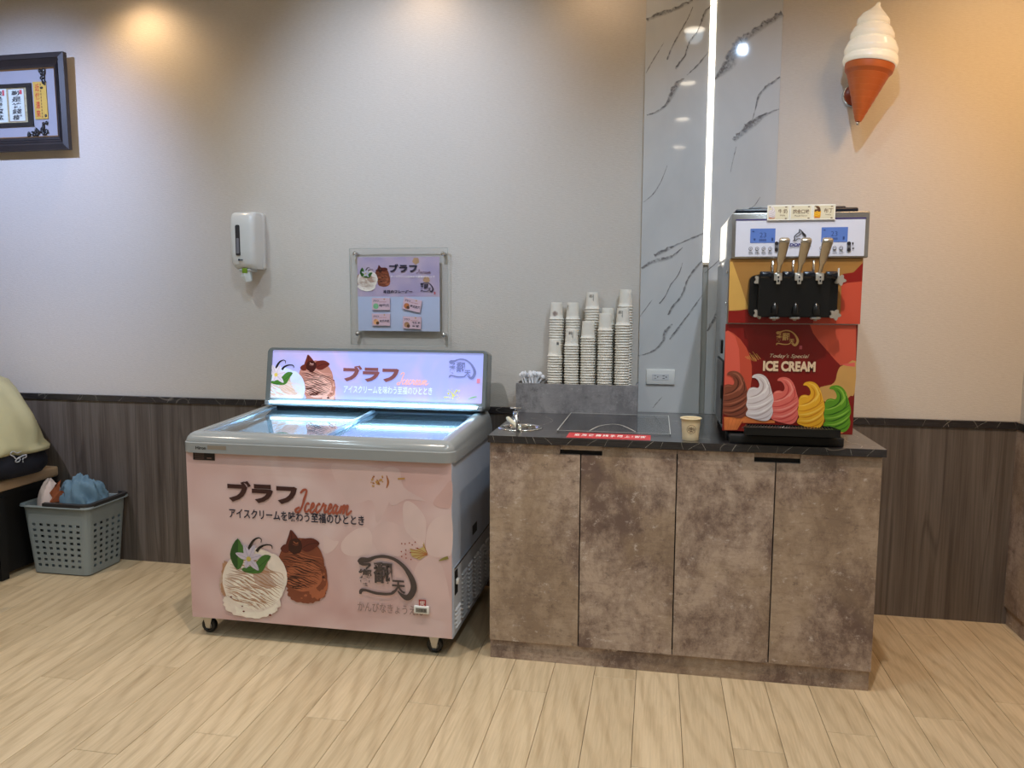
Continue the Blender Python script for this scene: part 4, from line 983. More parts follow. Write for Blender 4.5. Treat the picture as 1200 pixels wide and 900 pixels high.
# castors
def castor(cx, cy):
    ax = Vector((cx, cy, 0.031)); c = thing_part = MB().box(cx-0.022, cx+0.022, cy-0.022, cy+0.022, 0.074, 0.0795)
    c.prism([(-0.022, 0.043), (0.022, 0.043), (0.008, -0.008), (-0.008, -0.008)], Matrix.Translation((cx, cy-0.013, 0.031)) @ Matrix.Rotation(PI/2, 4, 'X'), 0.003)
    c.prism([(-0.022, 0.043), (0.022, 0.043), (0.008, -0.008), (-0.008, -0.008)], Matrix.Translation((cx, cy+0.016, 0.031)) @ Matrix.Rotation(PI/2, 4, 'X'), 0.003)
    o = c.build('castor', M_STEEL, fz); R_ = Matrix.Translation((cx, cy, 0.031)) @ Matrix.Rotation(PI/2, 4, 'X')
    MB().lathe([(0.016, -0.012), (0.027, -0.012), (0.031, -0.008), (0.031, 0.008), (0.027, 0.012), (0.016, 0.012), (0.016, -0.012)], 28, R_).build('tyre', M_BLACK, o)
    MB().lathe([(0.0005, -0.0135), (0.006, -0.0135), (0.007, -0.010), (0.016, -0.010), (0.016, 0.010), (0.007, 0.010), (0.006, 0.0135), (0.0005, 0.0135)], 20, R_).build('hub', mat('castor_hub_grey', (176, 170, 160), 0.35), o)
for cx, cy in ((-1.788, -0.742), (-0.822, -0.742), (-1.788, -0.16), (-0.822, -0.16)): castor(cx, cy)
# lit header sign
HB = (-0.235, 0.880); HT = (-0.190, 1.147); HX0, HX1 = -1.787, -0.731
hu = Vector((0, HT[0]-HB[0], HT[1]-HB[1])).normalized(); HL = math.hypot(HT[0]-HB[0], HT[1]-HB[1]); hn = Vector((1, 0, 0)).cross(hu)
M_H = mat('header_grey', (128, 136, 138), 0.2, 0.2, var=0.02)
def hprism(poly, h0, h1, mtl, name, par, bev=0):
    mb = MB(); n_ = len(poly); P = lambda a, c, h: Vector((a, HB[0], HB[1]))+hu*c+hn*h
    mb.add([P(a, c, h0) for a, c in poly]+[P(a, c, h1) for a, c in poly], [list(range(n_))[::-1], list(range(n_, 2*n_))]+[(i, (i+1) % n_, n_+(i+1) % n_, n_+i) for i in range(n_)])
    return mb.build(name, mtl, par)
def rrect(x0, y0, x1, y1, r, n=5, rb=None):
    rb = r if rb is None else rb; out = []
    for cx, cy, a0, rr in ((x1-rb, y0+rb, -PI/2, rb), (x1-r, y1-r, 0, r), (x0+r, y1-r, PI/2, r), (x0+rb, y0+rb, PI, rb)):
        for i in range(n+1): a = a0+PI/2*i/n; out.append((cx+rr*math.cos(a), cy+rr*math.sin(a)))
    return out
hd = hprism(rrect(HX0, 0, HX1, HL, 0.022), -0.075, 0.0, M_H, 'header_box', fz)
# raised frame lip
mb = MB(); outer = rrect(HX0, 0.0, HX1, HL, 0.022); inner = rrect(HX0+0.026, 0.034, HX1-0.02, HL-0.013, 0.006); n_ = len(outer)
P = lambda a, c, h: Vector((a, HB[0], HB[1]))+hu*c+hn*h
mb.add([P(a, c, 0) for a, c in outer]+[P(a+(0.004 if a < -1.26 else -0.004), c+(0.003 if c < 0.13 else -0.003), 0.010) for a, c in outer]+[P(a, c, 0.010) for a, c in inner]+[P(a, c, 0.001) for a, c in inner],
       [(k*n_+i, k*n_+(i+1) % n_, (k+1)*n_+(i+1) % n_, (k+1)*n_+i) for k in range(3) for i in range(n_)], True)
weighted(mb.build('header_frame', M_H, hd), 30)
EH = 1.25
def header_sheet():
    m, nt, b = newmat('backlit_lilac_blossom_print', 0.3)
    v = mapped(nt, (1, 1, 1)); n = noise(nt, v, 3.0, 3, 0.5, 0.8)
    c = ramp(nt, n, [(0.3, rgb(150, 164, 226)), (0.5, rgb(160, 168, 226)), (0.7, rgb(188, 172, 220))])
    nt.links.new(c, b.inputs['Base Color']); nt.links.new(c, b.inputs['Emission Color']); b.inputs['Emission Strength'].default_value = 0.46
    return m
hs = hprism([(HX0+0.024, 0.032), (HX1-0.018, 0.032), (HX1-0.018, HL-0.012), (HX0+0.024, HL-0.012)], 0.0005, 0.0025, header_sheet(), 'backlit_sheet', hd)
hp = Plane((HX0, HB[0], HB[1]), (1, 0, 0), hu); hp.O = hp.O+hn*0.0028
E_ = 0.5
art = Art(hp); sh = 10.0
Uh = lambda x, y: hp.px(300+x/sh, 400+y/sh)
# drawing units of scoops() mapped onto the header crop
Uh2 = lambda x, y: Uh(-30+((x-50)*0.985)*1.07, 155+(y-75)*0.97)
kh = (Uh2(600, 400)[0]-Uh2(500, 400)[0])/100.0
zmin = 0.034
def clampU(x, y):
    a, c = Uh2(x, y); return (max(a, 0.027), max(c, zmin))
scoops(art, clampU, kh, E_, seed=5)
art.build('scoop_print', hd)
art = Art(hp); br = pm('print_brown', (126, 76, 80), 0.35)
art.ptext('ブラフ', (403, 428, 467.5, 448.5), br, bold=0.06, res=2)
a0, b0 = hp.px(464, 451); a1, b1 = hp.px(507, 441); script_icecream(art, a0+0.01, b0, (a1-a0)*0.95, (b1-b0)*1.3, pm('print_peach', (222, 170, 168), 0.5))
a0, b0 = hp.px(403, 461); a1, b1 = hp.px(507, 454); art.text('アイスクリームを味わう至福のひととき', a0, b0+0.002, a1, b1, pm('print_white', (196, 210, 244), 0.55), bold=0.015)
la = hp.px(526, 444); lb = hp.px(556, 444)
logo(art, la[0], la[1]-0.002, lb[0]-la[0]+0.006, pm('print_slate', (108, 116, 168), 0.45), pm('print_rose', (206, 130, 160), 0.4))
yy = pm('print_yellow', (214, 214, 110), 0.35)
for i in range(30):
    a_, r_ = random.uniform(0, 6.28), random.uniform(0, 1)**0.6; q = hp.px(531+r_*12*math.cos(a_), 462+r_*7*math.sin(a_)); art.disc(q[0], q[1], random.uniform(0.002, 0.005), yy, 7)
art.stroke([hp.px(549, 468), hp.px(554, 466), hp.px(559, 465)], [0.002, 0.006, 0.004], pm('print_bud', (120, 170, 120), 0.5))
art.build('title_lettering', hd)
# LED tube below the sign, and its shelf
tb = MB().tube([P(HX0+0.03, 0.016, 0.022), P(HX1-0.03, 0.016, 0.022)], 0.0055, 12).build('led_tube', emitter('cyan_white_led', (0.62, 0.86, 1.0), 4.0), hd)
for xx in (HX0+0.012, HX1-0.036): MB().bevbox(xx, xx+0.024, P(0, 0.016, 0.022).y-0.012, P(0, 0.016, 0).y, P(0, 0.016, 0).z-0.011, P(0, 0.016, 0).z+0.009, 0.003).build('tube_socket', M_ALU, hd)
MB().box(HX0+0.04, HX1-0.04, -0.20, -0.145, 0.862, 0.884).build('header_foot', M_MATBLACK, fz)
area('sign_tube_light', (-1.26, -0.27, 0.905), 0.95, 0.02, 0.8, (0.35, 0.7, 1.0), (math.radians(35), 0, 0))
area('freezer_inside_light', (-1.26, FY1-0.085, 0.80), 0.9, 0.02, 2.4, (0.32, 0.66, 1.0), (math.radians(-60), 0, 0))

# ================================================================== ICE CREAM MACHINE
MX0, MX1, MY0, MY1 = 0.240, 0.676, -0.715, -0.225
im = thing('soft_serve_machine', 'tall steel soft serve machine with red printed front and three levers standing on the countertop', 'machine', (0.458, -0.47, CZ))
M_ST = mat('machine_stainless', (172, 172, 172), 0.24, 0.85, var=0.04, scale=8)
MB().bevbox(MX0, MX1, MY0, MY1, 0.9085, 1.513, 0.003).build('body', M_ST, im)
# head: sloping top front
hx0, hx1, hy0 = 0.247, 0.691, -0.735
MB().bevbox(hx0, hx1, hy0, MY1+0.002, 1.5135, 1.668, 0.004).build('head', M_ST, im)
b = MB(); b.bevbox(hx0+0.012, hx1-0.03, hy0+0.03, MY1-0.02, 1.6682, 1.685, 0.006)
b.bevbox(hx0+0.06, hx0+0.19, hy0+0.06, MY1-0.05, 1.683, 1.693, 0.004).bevbox(hx0+0.25, hx0+0.38, hy0+0.06, MY1-0.05, 1.683, 1.693, 0.004)
lidm = b.build('hopper_lid', mat('dark_blue_black_plastic', (16, 22, 34), 0.25), im)
for xx, uu in ((888-5, 0), (961, 0)):
    p_ = at(xx+4, 246, -0.45); MB().bevbox(p_.x-0.018, p_.x+0.018, -0.475, -0.43, 1.69, 1.718, 0.005).build('lid_knob', M_BLACK, lidm)
# feet and black base
for xx in (MX0+0.03, MX1-0.05):
    for yy_ in (MY0+0.035, MY1-0.06): MB().cyl((xx, yy_, CZ+0.0003), (xx, yy_, 0.909), 0.016, 16).build('foot', M_MATBLACK, im)
MB().bevbox(0.262, 0.640, -0.752, -0.66, CZ+0.0005, 0.9, 0.003).build('base_tray', M_MATBLACK, im)
# drip tray, wider at the front
dt = MB(); yb, yf = MY0-0.001, -0.80
top_ = [(0.318, yb), (0.604, yb), (0.617, yf), (0.303, yf)]
def hull(mb, pts, z0, z1): n_ = len(pts); mb.add([(x, y, z0) for x, y in pts]+[(x, y, z1) for x, y in pts], [list(range(n_)), list(range(n_, 2*n_))[::-1]]+[(i, n_+i, n_+(i+1) % n_, (i+1) % n_) for i in range(n_)])
hull(dt, top_, 0.909, 0.914); 
for i in range(4):
    a_, c_ = Vector((*top_[i], 0)), Vector((*top_[(i+1) % 4], 0)); d_ = (c_-a_).normalized(); nn = Vector((-d_.y, d_.x, 0))*0.006
    if nn.dot(Vector((0.46, -0.757, 0))-a_) < 0: nn = -nn
    hull(dt, [(a_.x, a_.y), (c_.x, c_.y), ((c_+nn).x, (c_+nn).y), ((a_+nn).x, (a_+nn).y)], 0.914, 0.936)
dto = dt.build('drip_tray', M_BLACK, im)
gr = MB(); M_GR = mat('grate_grey_metal', (110, 104, 98), 0.3, 0.8)
for i in range(30):
    t = i/29; xa = 0.318+0.286*t; xb = 0.306+0.308*t; gr.tube([(xa+0.004*(1-2*t), yb-0.005, 0.932), (xb-0.012+0.004*(1-2*t), yf+0.006, 0.932)], 0.0016, 5)
for yy_ in (-0.735, -0.757, -0.78): gr.tube([(0.318, yy_, 0.9305), (0.606, yy_, 0.9305)], 0.0014, 5)
o = gr.build('grate', M_GR, dto); o['kind'] = 'stuff'
# front printed panels
def slabp(x0, x1, y0, y1, z0, z1, m, name, par): return MB().bevbox(x0, x1, y0, y1, z0, z1, 0.0008, 1).build(name, m, par)
rd = mat('dark_red_print', (122, 22, 18), 0.3, var=0.04, scale=6)
lowp = slabp(MX0-0.003, 0.6735, MY0-0.006, MY0, 0.9085, 1.288, rd, 'lower_front_panel', im)
upp = slabp(MX0+0.004, 0.678, MY0-0.014, MY0, 1.291, 1.5125, mat('ochre_print', (160, 116, 60), 0.3, var=0.04, scale=6), 'upper_front_panel', im)
lp_ = Plane((0, MY0-0.0061, 0)); A = Art(lp_); s4 = 1177/170.0
def U4(x, y):
    a, c = lp_.px(840+x/s4, 380+y/s4); return (min(max(a, MX0-0.0028), 0.6733), min(max(c, 0.909), 1.2875))
coral = mat('coral_print', (192, 76, 54), 0.3, scale=5, var=0.05); coral2 = mat('salmon_print', (198, 84, 62), 0.3, scale=5, var=0.06); gold = mat('gold_print', (196, 152, 88), 0.3, scale=8, var=0.1)
cor3 = mat('rose_coral_print', (214, 92, 74), 0.3, scale=5)
A.poly([U4(*q) for q in [(60, 60), (90, 50), (130, 70), (190, 120), (240, 190), (270, 260), (284, 340), (284, 440), (270, 540), (200, 700), (60, 700)]], coral)
A.poly([U4(*q) for q in [(60, 60), (90, 50), (150, 100), (180, 200), (190, 400), (150, 560), (60, 600)]], cor3)
A.poly([U4(*q) for q in [(755, 0), (1130, 0), (1130, 320), (1060, 322), (1003, 334), (960, 290), (900, 220), (830, 140), (780, 70)]], coral2)
A.poly([U4(*q) for q in [(1130, 300), (1060, 320), (1000, 345), (975, 400), (965, 450), (930, 490), (840, 510), (830, 560), (850, 620), (1000, 640), (1085, 580), (1130, 560)]], gold, 2)
A.poly([U4(*q) for q in [(1010, 325), (1120, 310), (1120, 345), (1050, 338)]], mat('pink_print', (216, 100, 90), 0.3))
# striped golden ball
for i in range(7):
    x_ = 238+i*15; A.stroke([U4(x_-8, 262-i*4), U4(x_+18+i*1.5, 300-abs(i-3)*6)], 0.0018, mat('gold_line_print', (206, 150, 80), 0.3), 0, up=False)
A.stroke([U4(*q) for q in [(265, 232), (320, 300)]], 0.0018, mat('gold_line_print', (206, 150, 80), 0.3), 0); A.stroke([U4(*q) for q in [(290, 222), (330, 268)]], 0.0018, mat('gold_line_print', (206, 150, 80), 0.3), 0)
# cone below the chocolate swirl
A.poly([U4(*q) for q in [(58, 752), (230, 755), (180, 830), (165, 857), (60, 857)]], mat('wafer_print', (206, 116, 62), 0.3, scale=30, var=0.15))
for i in range(5): A.stroke([U4(70+i*32, 760), U4(62+i*24, 850)], 0.0009, mat('wafer_line_print', (176, 88, 44), 0.3), 0, up=False)
A.poly([U4(*q) for q in [(215, 740), (330, 770), (470, 780), (470, 802), (210, 800)]], mat('wafer_print', (206, 116, 62), 0.3)); A.poly([U4(*q) for q in [(1000, 860), (1040, 868), (1020, 885), (1000, 885)]], mat('wafer_print', (206, 116, 62), 0.3))
k4 = (U4(600, 500)[0]-U4(500, 500)[0])/100
sw = {'choc': ((124, 66, 48), (82, 38, 28), (158, 94, 72)), 'white': ((216, 206, 208), (184, 168, 168), (236, 230, 230)), 'pink': ((222, 108, 98), (196, 70, 66), (236, 146, 134)),
      'yellow': ((232, 172, 44), (204, 132, 24), (244, 200, 84)), 'green': ((92, 148, 34), (46, 96, 16), (136, 184, 66))}
def swc(n): return [mat('swirl_print_%s_%s' % (n, t), c, 0.3, scale=30, var=0.05) for t, c in zip(('mid', 'dark', 'light'), sw[n])]
for n, dx, dy in (('green', 628, 92), ('yellow', 416, 62), ('pink', 205, 26), ('choc', -203, -24), ('white', 0, 0)):
    swirl(A, (lambda x, y, dx=dx, dy=dy: U4(x+dx, y+dy)), k4, swc(n))
A.build('swirl_print', lowp)
A = Art(lp_); cream = mat('cream_print', (226, 200, 168), 0.3); gd = mat('pale_gold_print', (206, 160, 96), 0.3)
a0, b1 = U4(482, 62); a1, b0 = U4(660, 190); logo(A, a0, b0+0.004, a1-a0, gd, mat('rose_seal_print', (190, 90, 96), 0.3))
a0, b1 = U4(432, 238); a1, b0 = U4(748, 276); A.text("Today's Special", a0, b0-0.003, a1, b1, cream, bold=0.0, shear=0.35)
a0, b1 = U4(376, 295); a1, b0 = U4(798, 387); A.text('ICE CREAM', a0, b0, a1, b1, cream, bold=0.05)
A.build('lettering', lowp)
up_ = Plane((0, MY0-0.0141, 0)); A = Art(up_); s1_ = 1200/230.0
def U1(x, y):
    a, c = up_.px(820+x/s1_, 230+y/s1_); return (min(max(a, MX0+0.0042), 0.6777), min(max(c, 1.2913), 1.5122))
A.poly([U1(*q) for q in [(170, 400), (200, 400), (250, 540), (298, 690), (180, 700), (170, 640)]], mat('light_ochre_print', (204, 160, 84), 0.3))
A.poly([U1(*q) for q in [(165, 700), (240, 700), (300, 688), (330, 720), (700, 740), (700, 790), (165, 790)]], mat('red_print', (134, 26, 20), 0.3))
A.poly([U1(*q) for q in [(860, 520), (875, 475), (940, 465), (1000, 405), (1000, 560), (880, 560)]], mat('red_print', (134, 26, 20), 0.3))
A.poly([U1(*q) for q in [(866, 545), (900, 530), (1000, 520), (1000, 790), (690, 790), (700, 740), (860, 740)]], coral)
A.build('colour_print', upp)
# control panel
cpz0, cpz1 = 1.519, 1.6425
cpn = slabp(0.259, 0.677, hy0-0.004, hy0, cpz0, cpz1, mat('control_panel_white', (208, 210, 224), 0.3, var=0.02), 'control_panel', im)
MB().box(0.258, 0.678, hy0-0.005, hy0-0.001, cpz1, cpz1+0.0035).build('purple_edge', mat('purple_edge', (58, 44, 110), 0.4), cpn)
cp_ = Plane((0, hy0-0.0045, 0)); A = Art(cp_); s7 = 1050/140.0
def U7(x, y): return cp_.px(860+x/s7, 260+y/s7)
def R7(x0, y0, x1, y1, m): p, q = U7(x0, y0), U7(x1, y1); A.rect(p[0], q[1], q[0], p[1], m)
lcd = mat('blue_lcd_backlight', (84, 112, 176), 0.2, emit=0.12); dk = mat('lcd_digit', (44, 66, 120), 0.4)
for X0_, X1_, y0_, y1_ in ((146, 362, 60, 184), (772, 998, 48, 176)):
    R7(X0_, y0_, X1_, y1_, lcd)
    p, q = U7(X0_+80, y0_+78), U7(X0_+140, y0_+34); A.text('23', p[0], p[1], q[0], q[1], dk); 
    p, q = U7(X0_+75, y0_+112), U7(X0_+140, y0_+90); A.text('8888', p[0], p[1], q[0], q[1], dk, bold=0.02)
    R7(X0_+28, y0_+86, X0_+44, y0_+104, dk); R7(X0_+185, y0_+80, X0_+200, y0_+108, dk); R7(X0_+15, y0_+20, X0_+34, y0_+30, dk)
inkb = mat('black_print_ink', (36, 34, 40), 0.4)
for X0_, n_, yy_ in ((147, 4, 236), (770, 4, 230)):
    for i in range(n_):
        p = U7(X0_+i*57, yy_); A.disc(p[0], p[1], 0.0062, inkb, 16); A.disc(p[0], p[1], 0.0046, mat('control_panel_white', (208, 210, 224), 0.3), 16); A.disc(p[0], p[1], 0.002, inkb, 8)
        R7(X0_-18+i*57, yy_+27, X0_+16+i*57, yy_+31, inkb); R7(X0_-18+i*57, yy_+41, X0_+20+i*57, yy_+45, inkb)
for X0_ in (375, 1010):
    R7(X0_-15, 185, X0_+15, 255, mat('button_grey', (96, 96, 100), 0.4)); p = U7(X0_, 190); A.disc(p[0], p[1], 0.0065, inkb, 14); p = U7(X0_, 245); A.disc(p[0], p[1], 0.0065, inkb, 14)
R7(1038, 180, 1050, 200, inkb); R7(1038, 228, 1056, 238, inkb)
logo_pts = [(515, 168), (528, 160), (560, 158), (590, 148)]
A.stroke([U7(*q) for q in [(518, 168), (535, 155), (530, 135), (545, 112), (575, 90), (574, 66), (596, 84), (612, 108), (626, 120), (630, 138)]], [0.002, 0.003, 0.003, 0.003, 0.003, 0.002, 0.004, 0.007, 0.006, 0.002], inkb)
A.stroke([U7(*q) for q in [(520, 164), (545, 162), (560, 150), (585, 150)]], 0.0026, inkb); A.stroke([U7(*q) for q in [(545, 134), (570, 122), (590, 104)]], 0.0026, inkb)
p, q = U7(486, 218), U7(680, 186); A.text('DONPER', p[0], p[1], q[0], q[1], mat('navy_print_ink', (40, 40, 110), 0.4), bold=0.05, shear=0.15)
A.build('panel_print', cpn)
# three flavour cards on top of the head
card_info = [('牛 奶', 'Milk', 'white flavour card with a pale swirl, leftmost on top of the machine'), ('綜合口味', 'Mixed Flavor', 'cream flavour card with four characters, middle one on top of the machine'), ('布丁', 'Pudding', 'white flavour card with a brown and yellow swirl, rightmost on top of the machine')]
cz0 = at(899, 258.5, hy0-0.008).z; cz1 = cz0+0.051; cxa = at(899, 250, hy0-0.008).x; cw = (at(979, 250, hy0-0.008).x-cxa)/3
for i, (t_, e_, lb_) in enumerate(card_info):
    x0_ = cxa+i*cw; o = MB().bevbox(x0_+0.0003, x0_+cw-0.0003, hy0-0.0085, hy0-0.0062, cz0, cz1, 0.0004, 1).build('flavour_card', mat('white_card', (226, 222, 210), 0.4, var=0.01))
    tag(o, lb_, 'sign')
    A = Art(Plane((0, hy0-0.0086, 0))); A.rect(x0_+0.004, cz0+0.004, x0_+cw-0.004, cz1-0.004, mat('card_cream', (214, 204, 176), 0.4))
    bi = mat('card_brown_ink', (92, 62, 44), 0.4)
    for qx, qz in ((0.010, cz1-0.006), (cw-0.012, cz1-0.007), (cw-0.012, cz0+0.006)): A.disc(x0_+qx, qz, 0.0038, bi, 10, ry=0.0018)
    if i == 1: A.text(t_, x0_+0.010, cz0+0.021, x0_+cw-0.010, cz0+0.036, bi, bold=0.02); A.text(e_, x0_+0.016, cz0+0.012, x0_+cw-0.016, cz0+0.017, bi)
    else:
        A.text(t_, x0_+0.036, cz0+0.023, x0_+cw-0.008, cz0+0.038, bi, bold=0.01); A.text(e_, x0_+0.042, cz0+0.014, x0_+cw-0.014, cz0+0.019, bi)
        V_ = lambda x, y: (x0_+0.005+(x-240)*0.0001, cz0+0.008+(784-y)*0.0001)
        A.poly([(x0_+0.006, cz0+0.006), (x0_+0.024, cz0+0.006), (x0_+0.026, cz0+0.012), (x0_+0.008, cz0+0.014)], mat('wafer_print', (206, 116, 62), 0.3))
        swirl(A, V_, 0.0001, swc('white' if i == 0 else 'yellow'))
        if i == 2: A.poly([V_(*q) for q in [(285, 432), (345, 402), (422, 465), (445, 560), (400, 600), (340, 560), (260, 600), (262, 522), (332, 516), (345, 492)]], bi, 2)
    A.build('card_print', o)
# dispensing head, black with lobed knobs
up0 = MY0-0.014
s1p = lambda x, y, Y: at(820+x/s1_, 230+y/s1_, Y)
f0 = s1p(305, 740, -0.80); f1 = s1p(868, 470, -0.80)
fx0, fx1, fz0, fz1 = f0.x, f1.x, f0.z, f1.z
blk = MB(); poly = rrect(fx0, fz0, fx1, fz1-0.004, 0.022)
Mf = Matrix.Translation((0, up0, 0)) @ Matrix.Rotation(PI/2, 4, 'X'); blk.prism(poly, Mf, 0.030)
blk.prism(rrect(fx0+0.028, fz0+0.004, fx1-0.030, fz1, 0.006), Mf, 0.055)
fb = blk.build('dispensing_head', M_BLACK, im)
hxs = [s1p(x, 500, -0.80).x for x in (482, 610, 738)]
gap = (hxs[1]-hxs[0])
b = MB()
for cx in [hxs[0]-gap*0.5-0.006, hxs[0]+gap*0.5, hxs[1]+gap*0.5, hxs[2]+gap*0.5+0.006]:
    b.lathe([(0.012, -0.018), (0.0135, -0.0165), (0.0135, 0.0165), (0.012, 0.018)], 20, Matrix.Translation((cx, up0-0.045, fz1-0.006)) @ Matrix.Rotation(PI/2, 4, 'Y'), cap=True)
b.build('hinge_barrel', mat('blue_black_gloss', (12, 20, 30), 0.15), fb)
zb_ = s1p(482, 700, -0.80).z
for cx in hxs:
    MB().lathe([(0.011, 0), (0.013, 0.01), (0.010, 0.03), (0.0005, 0.04)], 20, Matrix.Translation((cx-0.006, up0-0.055, zb_-0.012))).build('spout_cover', M_BLACK, fb)
for cx in hxs:
    MB().lathe([(0.0005, 0.004), (0.016, 0.004), (0.0185, 0.0), (0.014, -0.004), (0.006, -0.005), (0.0045, -0.009), (0.0005, -0.009)], 24, Matrix.Translation((cx-0.005, up0-0.042, fz0-0.002))).build('nozzle', mat('pale_nozzle', (170, 172, 172), 0.3, 0.4), fb)
M_KN = mat('brushed_knob', (176, 168, 156), 0.35, 0.35)
for q in ((366, 513), (860, 513), (361, 718), (829, 725)):
    p = s1p(q[0], q[1], up0-0.045); poly = []
    for i in range(40):
        t = 2*PI*i/40; r_ = 0.0155+0.0035*math.cos(5*t+0.6); poly.append((p.x+r_*math.cos(t), p.z+r_*math.sin(t)))
    k_ = MB().prism(poly, Matrix.Translation((0, up0-0.032, 0)) @ Matrix.Rotation(PI/2, 4, 'X'), 0.014).build('knob', M_KN, fb)
    MB().cyl((p.x, up0-0.020, p.z), (p.x, up0-0.0335, p.z), 0.006, 12).build('knob_stem', M_STEEL, k_)
p0 = s1p(845, 490, up0-0.03); MB().bevbox(p0.x-0.002, p0.x+0.002, up0-0.042, up0-0.030, p0.z, p0.z+0.027, 0.0008, 1).build('white_pin', M_WHITE, fb)
# lever handles
for i, cx in enumerate(hxs):
    top_p = s1p((515, 647, 778)[i], 268, -0.82); sh_ = top_p.x-cx
    zb2 = fz1-0.004
    br_ = MB().bevbox(cx-0.013, cx+0.013, up0-0.062, up0-0.034, zb2-0.020, zb2+0.006, 0.002).bevbox(cx-0.006, cx+0.006, up0-0.070, up0-0.060, zb2-0.032, zb2+0.000, 0.0015).build('lever_bracket', mat('pale_metal', (206, 204, 198), 0.22, 0.6), fb)
    MB().box(cx-0.0025, cx+0.0025, up0-0.0708, up0-0.070, zb2-0.012, zb2-0.006).box(cx-0.0025, cx+0.0025, up0-0.0708, up0-0.070, zb2-0.025, zb2-0.018).build('slot', M_MATBLACK, br_)
    MB().cyl((cx-0.012, up0-0.012, zb2-0.006), (cx-0.012, up0-0.012, zb2+0.050), 0.0045, 12).build('piston_rod', M_CHROME, fb)
    H_ = top_p.z-zb2
    prof_ = [(0.0, 0.0045, 0.006, -0.052), (0.10, 0.005, 0.007, -0.056), (0.28, 0.0055, 0.007, -0.064), (0.34, 0.008, 0.006, -0.070), (0.50, 0.0105, 0.006, -0.080), (0.72, 0.012, 0.006, -0.094), (0.9, 0.0135, 0.009, -0.104), (0.975, 0.0135, 0.011, -0.105), (1.03, 0.0125, 0.010, -0.100), (1.07, 0.009, 0.006, -0.094)]
    vs = []; fs = []; ns = 12
    for t, w_, d_, yy_ in prof_:
        for k in range(ns):
            a = 2*PI*k/ns; ca, sa = math.cos(a), math.sin(a); ca = math.copysign(abs(ca)**0.6, ca); sa = math.copysign(abs(sa)**0.6, sa)
            vs.append((cx+sh_*t+1.3*w_*ca, up0+yy_+d_*sa, zb2+H_*t))
    for j in range(len(prof_)-1):
        for k in range(ns): l = (k+1) % ns; fs.append((j*ns+k, j*ns+l, (j+1)*ns+l, (j+1)*ns+k))
    fs += [list(range(ns))[::-1], [(len(prof_)-1)*ns+k for k in range(ns)]]
    MB().add(vs, fs, True).build('lever', mat('satin_lever_steel', (186, 176, 160), 0.25, 0.85), fb)
# side: catch, vent grille, handle
b = MB(); b.box(MX0-0.004, MX0, MY0+0.04, MY0+0.30, 0.925, 1.155); sv = b.build('side_vent', M_MATBLACK, im)
b = MB()
for r in range(26):
    z = 0.93+r*0.0086; b.box(MX0-0.006, MX0-0.004, MY0+0.05, MY0+0.29, z, z+0.003)
o = b.build('vent_slats', mat('vent_grey', (120, 122, 126), 0.4), sv); o['kind'] = 'stuff'
MB().bevbox(MX0-0.012, MX0-0.004, MY0+0.015, MY0+0.05, 1.02, 1.07, 0.002).build('side_catch', M_BLACK, im)
MB().bevbox(MX0-0.007, MX0, MY0+0.12, MY0+0.19, 1.175, 1.225, 0.002).build('side_handle', M_BLACK, im)
for zz in (1.36, 1.47): MB().cyl((MX0-0.004, MY0+0.02, zz), (MX0, MY0+0.02, zz), 0.006, 10).build('screw', M_CHROME, im)

# ================================================================== THINGS ON THE WALL
# soap or tissue dispenser
Yd = -0.125
d0 = at(267, 249, Yd); d1 = at(295, 310, Yd)
dx0, dx1, dz0, dz1 = d0.x, at(296.5, 280, Yd).x, 1.515, 1.785
ds = thing('tissue_dispenser', 'white wall-mounted tissue dispenser with narrow dark window', 'dispenser', ((dx0+dx1)/2, 0, dz0))
MD = mat('glossy_white_dispenser', (224, 224, 222), 0.18, var=0.01)
dcx = (dx0+dx1)/2; dh = (dx1-dx0)/2
b = MB(); rows = [(dz0, 0.86, 0.085), (dz0+0.012, 0.93, 0.108), (dz0+0.03, 0.97, 0.118), (dz0+0.09, 1, 0.125), (dz0+0.19, 1.0, 0.125), (dz1-0.03, 0.99, 0.121), (dz1-0.012, 0.97, 0.112), (dz1-0.003, 0.93, 0.098), (dz1, 0.86, 0.08)]
vs = []; fs = []; sec = []
for z, k, dep in rows:
    w = dh*k+0.0; pts = [(-w, -0.001), (-w, -dep+0.03)]
    for i in range(5): a = PI+PI/2*i/4; pts.append((-w+0.022+0.022*math.cos(a), -dep+0.022+0.022*math.sin(a)))
    for i in range(5): a = 3*PI/2+PI/2*i/4; pts.append((w-0.022+0.022*math.cos(a), -dep+0.022+0.022*math.sin(a)))
    pts += [(w, -dep+0.03), (w, -0.001)]
    vs += [(dcx+x, y, z) for x, y in pts]; L = len(pts)
for j in range(len(rows)-1):
    for i in range(L): k = (i+1) % L; fs.append((j*L+i, j*L+k, (j+1)*L+k, (j+1)*L+i))
fs += [list(range(L))[::-1], [(len(rows)-1)*L+i for i in range(L)]]
weighted(b.add(vs, fs, True).build('cover', MD, ds), 50)
MB().bevbox(dx0-0.001, dx1+0.001, -0.030, -0.0005, dz0+0.004, dz1-0.002, 0.004).build('back_plate', MD, ds)
wx = at(278.5, 280, Yd).x; wz0, wz1 = at(278, 299.5, Yd).z, at(278, 263.5, Yd).z
pw = Plane((0, -0.1252, 0)); A = Art(pw); A.poly(rrect(wx-0.012, wz0, wx+0.012, wz1, 0.008, rb=0.005), mat('smoked_window', (66, 64, 66), 0.1)); A.poly(rrect(wx-0.008, wz0+0.01, wx+0.006, (wz0+wz1)/2+0.01, 0.004), mat('roll_seen_through_window', (128, 126, 134), 0.3))
